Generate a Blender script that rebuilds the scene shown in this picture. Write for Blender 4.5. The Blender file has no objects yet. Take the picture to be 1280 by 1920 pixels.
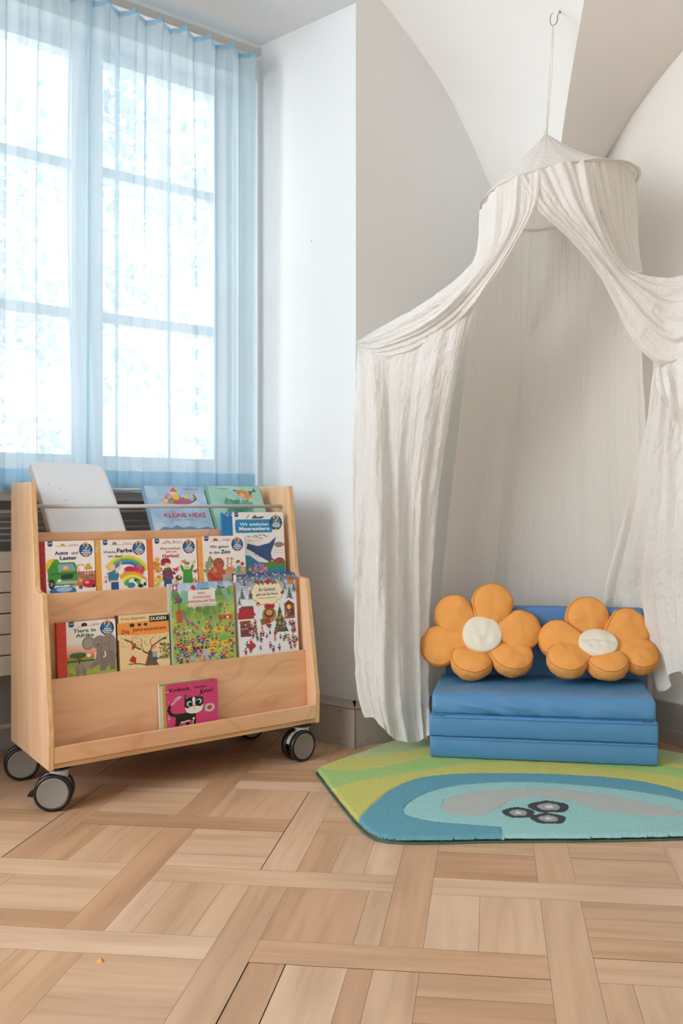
import bpy, bmesh, math, random
import numpy as np
from mathutils import Vector, Matrix, noise
from mathutils.bvhtree import BVHTree

SC = bpy.context.scene
COL = SC.collection
random.seed(7)

# ------------------------------------------------------------ camera
F, CX, CY, CH = 1626.0, 740.0, 948.0, 0.75
cd = bpy.data.cameras.new('camera')
cam = bpy.data.objects.new('camera', cd)
COL.objects.link(cam)
cam.location = (0, 0, CH)
cam.rotation_euler = (math.pi / 2, 0, 0)
cd.sensor_fit = 'HORIZONTAL'
cd.sensor_width = 36
cd.lens = F / 1280 * 36
cd.shift_x = (640 - CX) / 1280
cd.shift_y = (CY - 960) / 1280
cd.clip_start = 0.05
SC.camera = cam
# ------------------------------------------------------------ view, world, lights
SC.view_settings.view_transform = 'Standard'
SC.view_settings.look = 'None'
SC.view_settings.exposure = 0.44
SC.view_settings.gamma = 1
SC.view_settings.use_curve_mapping = False
SC.cycles.max_bounces = 10
SC.cycles.diffuse_bounces = 6
SC.cycles.transmission_bounces = 8
SC.cycles.transparent_max_bounces = 24
SC.cycles.sample_clamp_indirect = 6.0
SC.cycles.use_denoising = True
W = bpy.data.worlds.new('overcast_sky')
SC.world = W
W.use_nodes = True
bg = W.node_tree.nodes['Background']
bg.inputs[0].default_value = (0.93, 0.97, 1.0, 1)
bg.inputs[1].default_value = 3.0

D1 = Vector((2110, 1626, 0)).normalized()      # along the window wall, to the right and away
D2 = Vector((-D1.y, D1.x, 0))                  # into the window wall, to the left and away
Z = Vector((0, 0, 1))
ROT1 = math.atan2(D1.y, D1.x)


def area(name, loc, target, sx, sy, power, color):
    l = bpy.data.lights.new(name, 'AREA')
    l.shape = 'RECTANGLE'
    l.size, l.size_y = sx, sy
    l.energy = power
    l.color = color
    o = bpy.data.objects.new(name, l)
    COL.objects.link(o)
    o.location = loc
    o.rotation_euler = (Vector(target) - Vector(loc)).to_track_quat('-Z', 'Y').to_euler()
    return o


# daylight from another window on the left; added soft fill behind the camera
area('daylight_side_window', (-2.4, 0.55, 1.6), (0.4, 2.3, 0.8), 1.3, 1.5, 34, (0.90, 0.955, 1.0))
area('rear_fill_light', (0.9, -2.2, 2.0), (0.1, 2.3, 0.4), 1.8, 1.6, 4, (0.97, 0.98, 1.0))


# ------------------------------------------------------------ helpers
def P(a, b, z=0.0):
    return D1 * a + D2 * b + Z * z


def px(u, v, Y):
    """the point at forward distance Y seen at image position (u, v)"""
    return Vector(((u - CX) / F * Y, Y, CH - (v - CY) / F * Y))


def hit(u, v, p0, n):
    r = Vector(((u - CX) / F, 1, -(v - CY) / F))
    c = Vector((0, 0, CH))
    return c + r * ((p0 - c).dot(n) / r.dot(n))


def floor_pt(u, v, z=0.0):
    return hit(u, v, Vector((0, 0, z)), Z)


def lin(h):
    if isinstance(h, (tuple, list)):
        return tuple(h)[:3]
    h = h.lstrip('#')
    out = []
    for i in (0, 2, 4):
        c = int(h[i:i + 2], 16) / 255
        out.append(c / 12.92 if c <= 0.04045 else ((c + 0.055) / 1.055) ** 2.4)
    return tuple(out)


def tag(o, label=None, cat=None, group=None, kind=None):
    if label: o['label'] = label
    if cat: o['category'] = cat
    if group: o['group'] = group
    if kind: o['kind'] = kind
    return o


def empty(name, label, cat, loc=(0, 0, 0), rotz=0.0, group=None):
    o = bpy.data.objects.new(name, None)
    COL.objects.link(o)
    o.empty_display_size = 0.05
    o.location = loc
    o.rotation_euler = (0, 0, rotz)
    return tag(o, label, cat, group)


def mesh(name, verts, faces, mat=None, parent=None, smooth=False, world=False):
    me = bpy.data.meshes.new(name)
    me.from_pydata([tuple(v) for v in verts], [], faces)
    me.validate()
    if smooth:
        me.polygons.foreach_set('use_smooth', [True] * len(me.polygons))
    if mat:
        for m in (mat if isinstance(mat, list) else [mat]):
            me.materials.append(m)
    o = bpy.data.objects.new(name, me)
    COL.objects.link(o)
    if parent is not None:
        o.parent = parent
        if world:      # vertices were given in world space
            bpy.context.view_layer.update()
            o.matrix_parent_inverse = parent.matrix_world.inverted()
    return o


def fix_normals(o):
    bm = bmesh.new(); bm.from_mesh(o.data)
    bmesh.ops.recalc_face_normals(bm, faces=bm.faces)
    bm.to_mesh(o.data); bm.free()
    return o


class MB:
    """collects shapes for one mesh"""
    def __init__(s):
        s.v, s.f = [], []

    def add(s, v, f, M=None):
        k = len(s.v)
        s.v += [(M @ Vector(p)) if M else Vector(p) for p in v]
        s.f += [tuple(i + k for i in q) for q in f]
        return s

    def box(s, x0, x1, y0, y1, z0, z1, M=None):
        v = [(x, y, z) for x in (x0, x1) for y in (y0, y1) for z in (z0, z1)]
        f = [(0, 1, 3, 2), (4, 6, 7, 5), (0, 4, 5, 1), (2, 3, 7, 6), (0, 2, 6, 4), (1, 5, 7, 3)]
        return s.add(v, f, M)

    def rbox(s, x0, x1, y0, y1, z0, z1, r, n=2, M=None, nx=1, ny=1, nz=1, wob=None):
        """box with rounded edges, subdivided"""
        def ticks(a, b, m):
            t = [a + r * (1 - math.cos(i / n * math.pi / 2)) for i in range(n + 1)]
            t += [a + r + (b - a - 2 * r) * i / m for i in range(1, m)]
            t += [b - r * (1 - math.cos((n - i) / n * math.pi / 2)) for i in range(n + 1)]
            return t
        T = [ticks(x0, x1, nx), ticks(y0, y1, ny), ticks(z0, z1, nz)]
        idx = {}
        vs, fs = [], []

        def vert(i, j, k):
            key = (i, j, k)
            if key not in idx:
                p = Vector((T[0][i], T[1][j], T[2][k]))
                c = Vector((min(max(p.x, x0 + r), x1 - r), min(max(p.y, y0 + r), y1 - r), min(max(p.z, z0 + r), z1 - r)))
                d = p - c
                if d.length > 1e-9:
                    p = c + d.normalized() * r
                if wob: p = wob(p)
                idx[key] = len(vs)
                vs.append(p)
            return idx[key]
        N = [len(t) - 1 for t in T]
        for ax in range(3):
            b, c = (ax + 1) % 3, (ax + 2) % 3
            for side in (0, N[ax]):
                for i in range(N[b]):
                    for j in range(N[c]):
                        q = []
                        for di, dj in ((0, 0), (1, 0), (1, 1), (0, 1)):
                            e = [0, 0, 0]
                            e[ax], e[b], e[c] = side, i + di, j + dj
                            q.append(vert(*e))
                        if side == 0: q.reverse()
                        fs.append(tuple(q))
        return s.add(vs, fs, M)

    def tube(s, pts, r, seg=10, cap=True, closed=False):
        pts = [Vector(p) for p in pts]
        n = len(pts)
        rs = r if isinstance(r, (list, tuple)) else [r] * n
        vs, fs = [], []
        up = None
        for i, p in enumerate(pts):
            if closed: t = (pts[(i + 1) % n] - pts[i - 1]).normalized()
            else: t = (pts[min(i + 1, n - 1)] - pts[max(i - 1, 0)]).normalized()
            if up is None:
                up = t.orthogonal().normalized()
            up = (up - t * up.dot(t)).normalized()
            w = t.cross(up)
            for k in range(seg):
                a = 2 * math.pi * k / seg
                vs.append(p + (up * math.cos(a) + w * math.sin(a)) * rs[i])
        for i in range(n if closed else n - 1):
            for k in range(seg):
                j = (i + 1) % n
                fs.append((i * seg + k, i * seg + (k + 1) % seg, j * seg + (k + 1) % seg, j * seg + k))
        if cap and not closed:
            fs.append(tuple(range(seg))[::-1])
            fs.append(tuple((n - 1) * seg + k for k in range(seg)))
        return s.add(vs, fs)

    def lathe(s, prof, M=None, seg=40):
        """profile (radius, height) turned about local z"""
        vs, fs = [], []
        for r, h in prof:
            for k in range(seg):
                a = 2 * math.pi * k / seg
                vs.append((r * math.cos(a), r * math.sin(a), h))
        for i in range(len(prof) - 1):
            for k in range(seg):
                fs.append((i * seg + k, i * seg + (k + 1) % seg, (i + 1) * seg + (k + 1) % seg, (i + 1) * seg + k))
        fs.append(tuple(range(seg))[::-1])
        fs.append(tuple((len(prof) - 1) * seg + k for k in range(seg)))
        return s.add(vs, fs, M)

    def prism(s, poly, d0, d1, fn):
        """polygon of 2D points swept from d0 to d1; fn(x, y, d) -> point"""
        n = len(poly)
        vs = [fn(x, y, d0) for x, y in poly] + [fn(x, y, d1) for x, y in poly]
        fs = [tuple(range(n))[::-1], tuple(range(n, 2 * n))]
        fs += [(i, (i + 1) % n, n + (i + 1) % n, n + i) for i in range(n)]
        return s.add(vs, fs)

    def build(s, name, mat, parent=None, smooth=False, world=False):
        o = mesh(name, s.v, s.f, mat, parent, smooth, world)
        return fix_normals(o)


def catmull(pts, n):
    """n points along a smooth curve through pts (numpy k x d), by chord length"""
    pts = np.array(pts, float)
    k = len(pts)
    if k == 2:
        t = np.linspace(0, 1, n)[:, None]
        return pts[0] * (1 - t) + pts[1] * t
    d = np.maximum(np.linalg.norm(np.diff(pts, axis=0), axis=1), 1e-6)
    s = np.concatenate([[0], np.cumsum(d)])
    t = np.linspace(0, s[-1], n)
    m = np.zeros_like(pts)
    for i in range(k):
        a, b = max(i - 1, 0), min(i + 1, k - 1)
        m[i] = (pts[b] - pts[a]) / (s[b] - s[a])
    out = np.zeros((n, pts.shape[1]))
    for q, x in enumerate(t):
        i = min(max(np.searchsorted(s, x, 'right') - 1, 0), k - 2)
        h = s[i + 1] - s[i]
        u = (x - s[i]) / h
        out[q] = ((2 * u**3 - 3 * u**2 + 1) * pts[i] + (u**3 - 2 * u**2 + u) * h * m[i] +
                  (-2 * u**3 + 3 * u**2) * pts[i + 1] + (u**3 - u**2) * h * m[i + 1])
    return out


# ------------------------------------------------------------ materials
def newmat(name):
    m = bpy.data.materials.new(name)
    m.use_nodes = True
    nt = m.node_tree
    return m, nt, nt.nodes['Principled BSDF']


def mk(nt, t, **kw):
    n = nt.nodes.new(t)
    for k, v in kw.items():
        setattr(n, k, v)
    return n


def ramp(nt, fac, stops):
    r = mk(nt, 'ShaderNodeValToRGB')
    e = r.color_ramp.elements
    while len(e) < len(stops): e.new(0.5)
    for i, (p, c) in enumerate(stops):
        e[i].position = p
        e[i].color = (*lin(c), 1)
    nt.links.new(fac, r.inputs[0])
    return r.outputs[0]


def add_bump(nt, bs, scale, strength, dist=0.002, vec=None, detail=4):
    n = mk(nt, 'ShaderNodeTexNoise')
    n.inputs['Scale'].default_value = scale
    n.inputs['Detail'].default_value = detail
    if vec is None:
        vec = mk(nt, 'ShaderNodeTexCoord').outputs['Object']
    nt.links.new(vec, n.inputs['Vector'])
    b = mk(nt, 'ShaderNodeBump')
    b.inputs['Strength'].default_value = strength
    b.inputs['Distance'].default_value = dist
    nt.links.new(n.outputs['Fac'], b.inputs['Height'])
    nt.links.new(b.outputs[0], bs.inputs['Normal'])
    return n, b


def plain(name, col, rough=0.6, bump=None, metal=0.0, spec=0.5, coat=0.0):
    m, nt, b = newmat(name)
    b.inputs['Base Color'].default_value = (*lin(col), 1)
    b.inputs['Roughness'].default_value = rough
    b.inputs['Metallic'].default_value = metal
    b.inputs['Specular IOR Level'].default_value = spec
    b.inputs['Coat Weight'].default_value = coat
    if bump: add_bump(nt, b, *bump)
    else: add_bump(nt, b, 60, 0.03)
    return m


def plaster(name, col):
    m, nt, b = newmat(name)
    b.inputs['Roughness'].default_value = 0.85
    b.inputs['Specular IOR Level'].default_value = 0.2
    n, bu = add_bump(nt, b, 45, 0.25, 0.003, detail=5)
    n2 = mk(nt, 'ShaderNodeTexNoise')
    n2.inputs['Scale'].default_value = 1.6
    c = lin(col)
    nt.links.new(mk(nt, 'ShaderNodeTexCoord').outputs['Object'], n2.inputs['Vector'])
    o = ramp(nt, n2.outputs['Fac'], [(0.3, tuple(x * 0.97 for x in c)), (0.7, c)])
    nt.links.new(o, b.inputs['Base Color'])
    return m


def wood(name, c0, c1, c2, rough=0.42, scale=(2.2, 22, 22), coat=0.15, ring=True):
    """light wood with long grain along local x"""
    m, nt, b = newmat(name)
    tc = mk(nt, 'ShaderNodeTexCoord')
    mp = mk(nt, 'ShaderNodeMapping')
    mp.inputs['Scale'].default_value = scale
    nt.links.new(tc.outputs['Object'], mp.inputs[0])
    n = mk(nt, 'ShaderNodeTexNoise')
    n.inputs['Scale'].default_value = 1.0
    n.inputs['Detail'].default_value = 7
    n.inputs['Distortion'].default_value = 0.9
    nt.links.new(mp.outputs[0], n.inputs['Vector'])
    col = ramp(nt, n.outputs['Fac'], [(0.28, c0), (0.5, c1), (0.72, c2)])
    mp2 = mk(nt, 'ShaderNodeMapping')
    mp2.inputs['Scale'].default_value = (scale[0] * 0.9, scale[1] * 0.16, scale[2] * 0.16)
    nt.links.new(tc.outputs['Object'], mp2.inputs[0])
    n2 = mk(nt, 'ShaderNodeTexNoise')
    n2.inputs['Scale'].default_value = 1.3
    n2.inputs['Detail'].default_value = 1
    nt.links.new(mp2.outputs[0], n2.inputs['Vector'])
    mul = mk(nt, 'ShaderNodeMath', operation='MULTIPLY')
    mul.inputs[1].default_value = 34
    nt.links.new(n2.outputs['Fac'], mul.inputs[0])
    sn = mk(nt, 'ShaderNodeMath', operation='SINE')
    nt.links.new(mul.outputs[0], sn.inputs[0])
    r2 = ramp(nt, sn.outputs[0], [(0.0, (1, 1, 1)), (0.85, (1, 1, 1)), (1.0, (0.9, 0.84, 0.78))])
    mx = mk(nt, 'ShaderNodeMix', data_type='RGBA', blend_type='MULTIPLY')
    mx.inputs[0].default_value = 0.8 if ring else 0.0
    nt.links.new(col, mx.inputs[6])
    nt.links.new(r2, mx.inputs[7])
    nt.links.new(mx.outputs[2], b.inputs['Base Color'])
    b.inputs['Roughness'].default_value = rough
    b.inputs['Coat Weight'].default_value = coat
    b.inputs['Coat Roughness'].default_value = 0.3
    return m


def cloth(name, col, transl=0.35, transp=0.1, bump=(220, 0.3, 0.002), tcol=None, weave=None):
    """thin woven fabric: diffuse, light through it, and gaps between its threads"""
    m, nt, b = newmat(name)
    out = nt.nodes['Material Output']
    nt.nodes.remove(b)
    df = mk(nt, 'ShaderNodeBsdfDiffuse')
    df.inputs[0].default_value = (*lin(col), 1)
    tl = mk(nt, 'ShaderNodeBsdfTranslucent')
    tl.inputs[0].default_value = (*lin(tcol or col), 1)
    tr = mk(nt, 'ShaderNodeBsdfTransparent')
    m1 = mk(nt, 'ShaderNodeMixShader'); m1.inputs[0].default_value = transl
    m2 = mk(nt, 'ShaderNodeMixShader'); m2.inputs[0].default_value = transp
    nt.links.new(df.outputs[0], m1.inputs[1]); nt.links.new(tl.outputs[0], m1.inputs[2])
    nt.links.new(m1.outputs[0], m2.inputs[1]); nt.links.new(tr.outputs[0], m2.inputs[2])
    nt.links.new(m2.outputs[0], out.inputs[0])
    if tcol: tr.inputs[0].default_value = (*lin(tcol), 1)
    uv = mk(nt, 'ShaderNodeUVMap')
    mp = mk(nt, 'ShaderNodeMapping')
    mp.inputs['Scale'].default_value = weave or (1, 1, 1)
    nt.links.new(uv.outputs[0], mp.inputs[0])
    n = mk(nt, 'ShaderNodeTexNoise')
    n.inputs['Scale'].default_value = bump[0]
    n.inputs['Detail'].default_value = 6
    n.inputs['Distortion'].default_value = 0.6
    nt.links.new(mp.outputs[0], n.inputs['Vector'])
    bu = mk(nt, 'ShaderNodeBump')
    bu.inputs['Strength'].default_value = bump[1]
    bu.inputs['Distance'].default_value = bump[2]
    nt.links.new(n.outputs['Fac'], bu.inputs['Height'])
    nt.links.new(bu.outputs[0], df.inputs['Normal'])
    nt.links.new(bu.outputs[0], tl.inputs['Normal'])
    return m


def attr_mat(name, attr, rough=0.45, coat=0.0, bump=None, spec=0.4):
    m, nt, b = newmat(name)
    a = mk(nt, 'ShaderNodeAttribute')
    a.attribute_name = attr
    nt.links.new(a.outputs['Color'], b.inputs['Base Color'])
    b.inputs['Roughness'].default_value = rough
    b.inputs['Coat Weight'].default_value = coat
    b.inputs['Specular IOR Level'].default_value = spec
    if bump: add_bump(nt, b, *bump)
    return m


M = {}
M['wall'] = plaster('white_plaster', '#e6e6e4')
M['wallwarm'] = plaster('warm_white_plaster', '#e4e0da')
M['niche'] = plaster('cool_white_plaster', '#dee2e4')
M['base'] = plain('grey_painted_board', '#a69c92', 0.5, (40, 0.1))
M['chip'] = plain('bare_brown_wood', '#7d5b42', 0.8)
M['rail'] = plain('grey_aluminium', '#b9b7b4', 0.45, metal=0.2)
M['frame'] = plain('white_window_paint', '#e2e6ea', 0.45)
M['radiator'] = plain('cream_enamel', '#e2d8c9', 0.4)
M['recess'] = plain('dark_grey_recess', '#b0adaa', 0.8)
M['birch'] = wood('birch_plywood', '#dba67a', '#e5b388', '#ecc098')
M['birchside'] = wood('birch_side', '#d4a67d', '#deb38c', '#e5c09c', scale=(30, 30, 2.2), ring=False)
M['ply'] = wood('plywood_edge', '#b98655', '#cf9f6c', '#dfb688', scale=(3, 160, 160), ring=False)
M['edge'] = wood('edge_wood', '#d6a46b', '#e2b67f', '#ecc696', scale=(120, 120, 5), ring=False)
M['steel'] = plain('satin_steel', '#c9c8ca', 0.35, metal=0.2)
M['black'] = plain('black_rubber', '#0c0b0b', 0.35)
M['cap'] = plain('grey_plastic', '#857e76', 0.5)
M['capside'] = plain('light_grey_plastic', '#b8b6b2', 0.45)
M['pages'] = plain('book_pages', '#e8e2d6', 0.7, (300, 0.2))
M['cover'] = attr_mat('printed_cover', 'print', 0.38, 0.15)
M['rug'] = attr_mat('wool_rug', 'print', 0.95, bump=(900, 0.9, 0.004), spec=0.1)
M['blue'] = plain('blue_vinyl', '#4f86b2', 0.42, (600, 0.06, 0.001))
M['bluedk'] = plain('blue_vinyl_back', '#4a7bb0', 0.5, (600, 0.06, 0.001))
M['orange'] = plain('orange_cotton', '#e7a157', 0.9, (700, 0.25, 0.001), spec=0.15)
M['cream'] = plain('cream_cotton', '#e3dccb', 0.9, (700, 0.25, 0.001), spec=0.15)
M['muslin'] = cloth('white_muslin', '#f6f3ef', 0.34, 0.07, (7, 0.7, 0.012), weave=(8, 4.5, 1))
M['muslinback'] = cloth('white_muslin_back', '#efebe4', 0.35, 0.16, (5, 0.5, 0.008), weave=(12, 1.6, 1))
M['hoop'] = plain('white_hoop', '#d9d2c8', 0.6)
M['cord'] = plain('white_cord', '#e6e1d4', 0.8)
M['sheer'] = cloth('light_blue_sheer', '#bfd6df', 0.55, 0.40, (300, 0.15, 0.0006), tcol='#dfeaf0')
M['hem'] = cloth('light_blue_hem', '#a9cfe2', 0.6, 0.25, (300, 0.15, 0.0006), tcol='#c4e0f0')
INK = {}


def ink(h):
    if h not in INK:
        INK[h] = plain('ink_' + h.lstrip('#'), h, 0.5)
    return INK[h]


# ------------------------------------------------------------ the room
RX = Matrix((D1.to_4d(), D2.to_4d(), (0, 0, 1, 0), (0, 0, 0, 1))).transposed()
RX = Matrix(((D1.x, D2.x, 0, 0), (D1.y, D2.y, 0, 0), (0, 0, 1, 0), (0, 0, 0, 1)))

Cw = px(667, 1000, 2.79); Cw.z = 0                    # pier corner
aC, bC = Cw.dot(D1), Cw.dot(D2)
ZN = 2.368                                            # niche ceiling
W0 = Vector((-0.469, 3.05, 0))                        # reveal meets the window wall
aW, bW = W0.dot(D1), W0.dot(D2)
B0 = Vector((0.853, 2.79, 0))                         # a point of the right wall
aB = B0.dot(D1)
ZC = 3.0


def structure(o):
    return tag(o, kind='structure')


def quadwall(name, pts, mat, thick=None):
    """flat polygon wall; thick extrudes it along the given vector"""
    pts = [Vector(p) for p in pts]
    n = len(pts)
    if thick is None:
        return structure(mesh(name, pts, [tuple(range(n))], mat))
    t = Vector(thick)
    m = MB()
    m.add(pts + [p + t for p in pts], [tuple(range(n))[::-1], tuple(range(n, 2 * n))] +
          [(i, (i + 1) % n, n + (i + 1) % n, n + i) for i in range(n)])
    return structure(m.build(name, mat))


# window wall with its opening and the radiator recess below
WT = 0.20
wx0, wx1 = 0.30, 1.475            # opening along D1
wz0, wz1 = 0.83, 2.235
mb = MB()
aL = -0.4
mb.box(-3.2, wx0, bW, bW + WT, 0, ZC, RX)
mb.box(wx1, aW + 0.3, bW, bW + WT, 0, ZC, RX)
mb.box(wx0, wx1, bW, bW + WT, wz1, ZC, RX)
mb.box(wx0, wx1, bW, bW + WT, 0.765, wz0 - 0.02, RX)
mb.box(wx0, wx1, bW + WT - 0.04, bW + WT, 0, 0.77, RX)
mb.build('wall_window', M['niche'])
structure(bpy.data.objects['wall_window'])
mb = MB(); mb.box(wx0, wx1, bW + WT - 0.045, bW + WT - 0.041, 0, 0.765, RX)
structure(mb.build('trim_5', M['recess']))
mb = MB(); mb.box(wx0 - 0.02, wx1, bW - 0.06, bW + WT - 0.05, wz0 - 0.03, wz0 - 0.012, RX)
structure(mb.build('trim_1', M['frame']))

# splayed reveal / pier
quadwall('wall_reveal', [Cw, W0, W0 + Z * ZC, Cw + Z * ZC], M['niche'], thick=Vector((0.28, 0.45, 0)))
# niche ceiling
quadwall('ceiling_niche', [Cw + Z * ZN, W0 + Z * ZN + (W0 - Cw) * 0.1, P(aL, bW + 0.05, ZN), P(aL, bC, ZN)], M['niche'], thick=(0, 0, 0.05))
# wall above the niche
mb = MB(); mb.box(aL, aC, bC, bC + 0.05, ZN + 0.05, ZC, RX)
structure(mb.build('wall_upper', M['wall']))
# left jamb of the niche and the wall beyond it, out of frame
quadwall('wall_left', [P(0.05, bC), P(-0.1, bW + 0.1), P(-0.1, bW + 0.1, ZN), P(0.05, bC, ZN)], M['niche'], thick=D1 * -0.2)
# gable wall A from pier to the corner, wall B to the right
K = P(aB, bC)
mb = MB(); mb.box(aC + 0.002, aB + 0.1, bC, bC + 0.1, 0, ZC, RX)
structure(mb.build('wall_back', M['wall']))
mb = MB(); mb.box(aB, aB + 0.1, bC - 5.5, bC + 0.1, 0, ZC, RX)
structure(mb.build('wall_right', M['wallwarm']))
# flat ceiling and the far side of the room, out of frame
mb = MB(); mb.box(-3.2, aB + 0.1, bC - 5.5, bC + 0.6, ZC, ZC + 0.06, RX)
structure(mb.build('ceiling', M['wall']))
mb = MB(); mb.box(-3.2, aB + 0.1, bC - 5.6, bC - 5.5, 0, ZC, RX)
structure(mb.build('wall_rear', M['wallwarm']))
mb = MB(); mb.box(-3.2, -3.1, bC - 5.5, bC - 2.6, 0, ZC, RX)
mb.box(-3.2, -3.1, bC - 2.6, bW, 0, 0.85, RX)
structure(mb.build('wall_far', M['wall']))

# vaulted plaster above the corner: arch lines on both walls and the groin between them
nA, nB = D2, D1
c1 = [hit(u, v, K, nA) for u, v in ((990, 640), (972, 500), (945, 420), (915, 340), (850, 195), (790, 100), (715, 0), (660, -60), (560, -150))]
c3 = [hit(u, v, B0, nB) for u, v in ((1000, 640), (1030, 500), (1065, 410), (1100, 345), (1140, 290), (1190, 208), (1280, 95), (1420, -60), (1600, -250))]
gd = (Vector((0.56, 2.45, 0)) - K).normalized()
gn = Vector((gd.y, -gd.x, 0))
c2 = [hit(u, v, K, gn) for u, v in ((1000, 640), (1025, 500), (1036, 420), (1046, 330), (1052, 265), (1068, 155), (1095, 0), (1120, -130), (1160, -320))]
c2[0] = K + gd * 0.01 + Z * c1[0].z
NV = 40
R1, R2, R3 = (catmull([tuple(p) for p in c], NV) for c in (c1, c2, c3))
rng = np.random.RandomState(3)


def vault(name, A, B, mat, sag, side):
    NU = 24
    vs, fs = [], []
    for i in range(NV):
        for j in range(NU):
            t = j / (NU - 1)
            # a soft cove where the vault runs into the wall
            p = Vector(A[i]) * (1 - t) + Vector(B[i]) * t
            p = p + side * sag * math.sin(math.pi * t) * min(1, i / 8)
            vs.append(p)
    for i in range(NV - 1):
        for j in range(NU - 1):
            k = i * NU + j
            fs.append((k, k + 1, k + NU + 1, k + NU))
    return structure(mesh(name, vs, fs, mat, smooth=True)), vs, fs


v1, vv, vf = vault('ceiling_vault_left', R1, R2, M['wall'], 0.02, D2)
v2, _, _ = vault('ceiling_vault_right', R2, R3, M['wallwarm'], 0.02, D1)
VB = BVHTree.FromPolygons(vv, vf)

# skirting: deep boxed board round the pier, thin board on the right wall
C0 = floor_pt(665, 1404)
rd = (W0 - Cw).normalized()
BT = 0.122
R_end = C0 + rd * 0.42
A_end = C0 + D1 * 0.9
mb = MB()
back = [Cw + rd * 0.4 + Vector((0.02, 0.03, 0)), Cw + D2 * 0.05]
pts = [C0, R_end, R_end + Vector((0.08, 0.09, 0)), Cw + Vector((0.0, 0.03, 0))]
mb.add([p for p in pts] + [p + Z * BT for p in pts], [(3, 2, 1, 0), (4, 5, 6, 7), (0, 1, 5, 4), (1, 2, 6, 5), (2, 3, 7, 6), (3, 0, 4, 7)])
structure(mb.build('baseboard_reveal', M['base']))
mb = MB()
pts = [C0 + D1 * 0.0005, C0 + D1 * (aB - C0.dot(D1)), K + D2 * 0.02, Cw + D1 * 0.001 + D2 * 0.02]
mb.add([p for p in pts] + [p + Z * BT for p in pts], [(0, 1, 2, 3), (7, 6, 5, 4), (4, 5, 1, 0), (5, 6, 2, 1), (6, 7, 3, 2), (7, 4, 0, 3)])
structure(mb.build('baseboard_back', M['base']))
mb = MB()
mb.box(aB - 0.012, aB + 0.01, bC - 5.4, bC + 0.01, 0, 0.126, RX)
mb.box(aB - 0.028, aB + 0.0, bC - 5.4, bC + 0.01, 0, 0.042, RX)
structure(mb.build('baseboard_right', M['base']))
# chipped brown edge of the boxed board
mb = MB()
e = C0 + Vector((0, -0.0012, 0))
mb.tube([e + Z * 0.0, e + Z * 0.05, e + Z * 0.121], 0.0016, 6)
up = Z * (BT - 0.001)
mb.tube([C0 + up + rd * 0.13, C0 + up + rd * 0.03, C0 + up + Vector((0, -0.001, 0)), C0 + up + D1 * 0.04, C0 + up + D1 * 0.055], [0.0008, 0.0018, 0.0026, 0.002, 0.0006], 6)
structure(mb.build('trim_2', M['chip']))
mb = MB()
for q in (C0 + rd * 0.06 + Z * 0.108, C0 + rd * 0.06 + Z * 0.022, C0 + D1 * 0.048 + Z * 0.022):
    mb.lathe([(0.0016, 0), (0.0030, 0.0012), (0.0016, 0.002)], Matrix.Translation(q) @ Vector((0, -1, 0)).to_track_quat('Z', 'Y').to_matrix().to_4x4(), 10)
structure(mb.build('trim_3', M['chip']))
# small nail marks on the plaster
mb = MB()
for u, v, p0, n in ((584, 452, Cw, rd.cross(Z)), (653, 617, Cw, None), (675, 745, K, nA)):
    if n is None: continue
    q = hit(u, v, p0, n)
    mb.lathe([(0.0008, 0), (0.002, 0.0008), (0.0008, 0.0012)], Matrix.Translation(q) @ Vector((0, -1, 0)).to_track_quat('Z', 'Y').to_matrix().to_4x4(), 8)
structure(mb.build('trim_4', M['chip']))

# ------------------------------------------------------------ parquet floor
F1 = Vector((0.108, 0.9942, 0)).normalized()
F2 = Vector((F1.y, -F1.x, 0))
PER, SW = 0.2825, 0.075
A0, BB0 = -0.186, 1.747 - SW
fv, ff, fcol, fuv = [], [], [], []
frng = random.Random(11)
TONES = ['#c6a384', '#caa889', '#cdac8e', '#c39f7f', '#c09a79', '#d0b094', '#c7a586', '#bb9473']


def plank(a0, a1, b0, b1, along_a, tone=None):
    g = 0.0003
    gw = frng.choice((0.0018, 0.0013)) if frng.random() < 0.13 else 0
    c = lin(tone or frng.choice(TONES))
    j = frng.uniform(0.97, 1.03)
    c = tuple(x * j for x in c)
    k = len(fv)
    for (a, b) in ((a0 + g + (0 if along_a else gw), b0 + g + (gw * .6 if along_a else 0)), (a1 - g, b0 + g + (gw * .6 if along_a else 0)), (a1 - g, b1 - g), (a0 + g + (0 if along_a else gw), b1 - g)):
        fv.append(F2 * a + F1 * b)
    ff.append((k, k + 1, k + 2, k + 3))
    ou, ov = frng.uniform(0, 50), frng.uniform(0, 50)
    L, Wd = (a1 - a0, b1 - b0)
    if along_a: uv = [(0, 0), (L, 0), (L, Wd), (0, Wd)]
    else: uv = [(0, 0), (0, L), (Wd, L), (Wd, 0)]
    for q in uv:
        fuv.append((q[0] + ou, q[1] + ov)); fcol.append(c)


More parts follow.
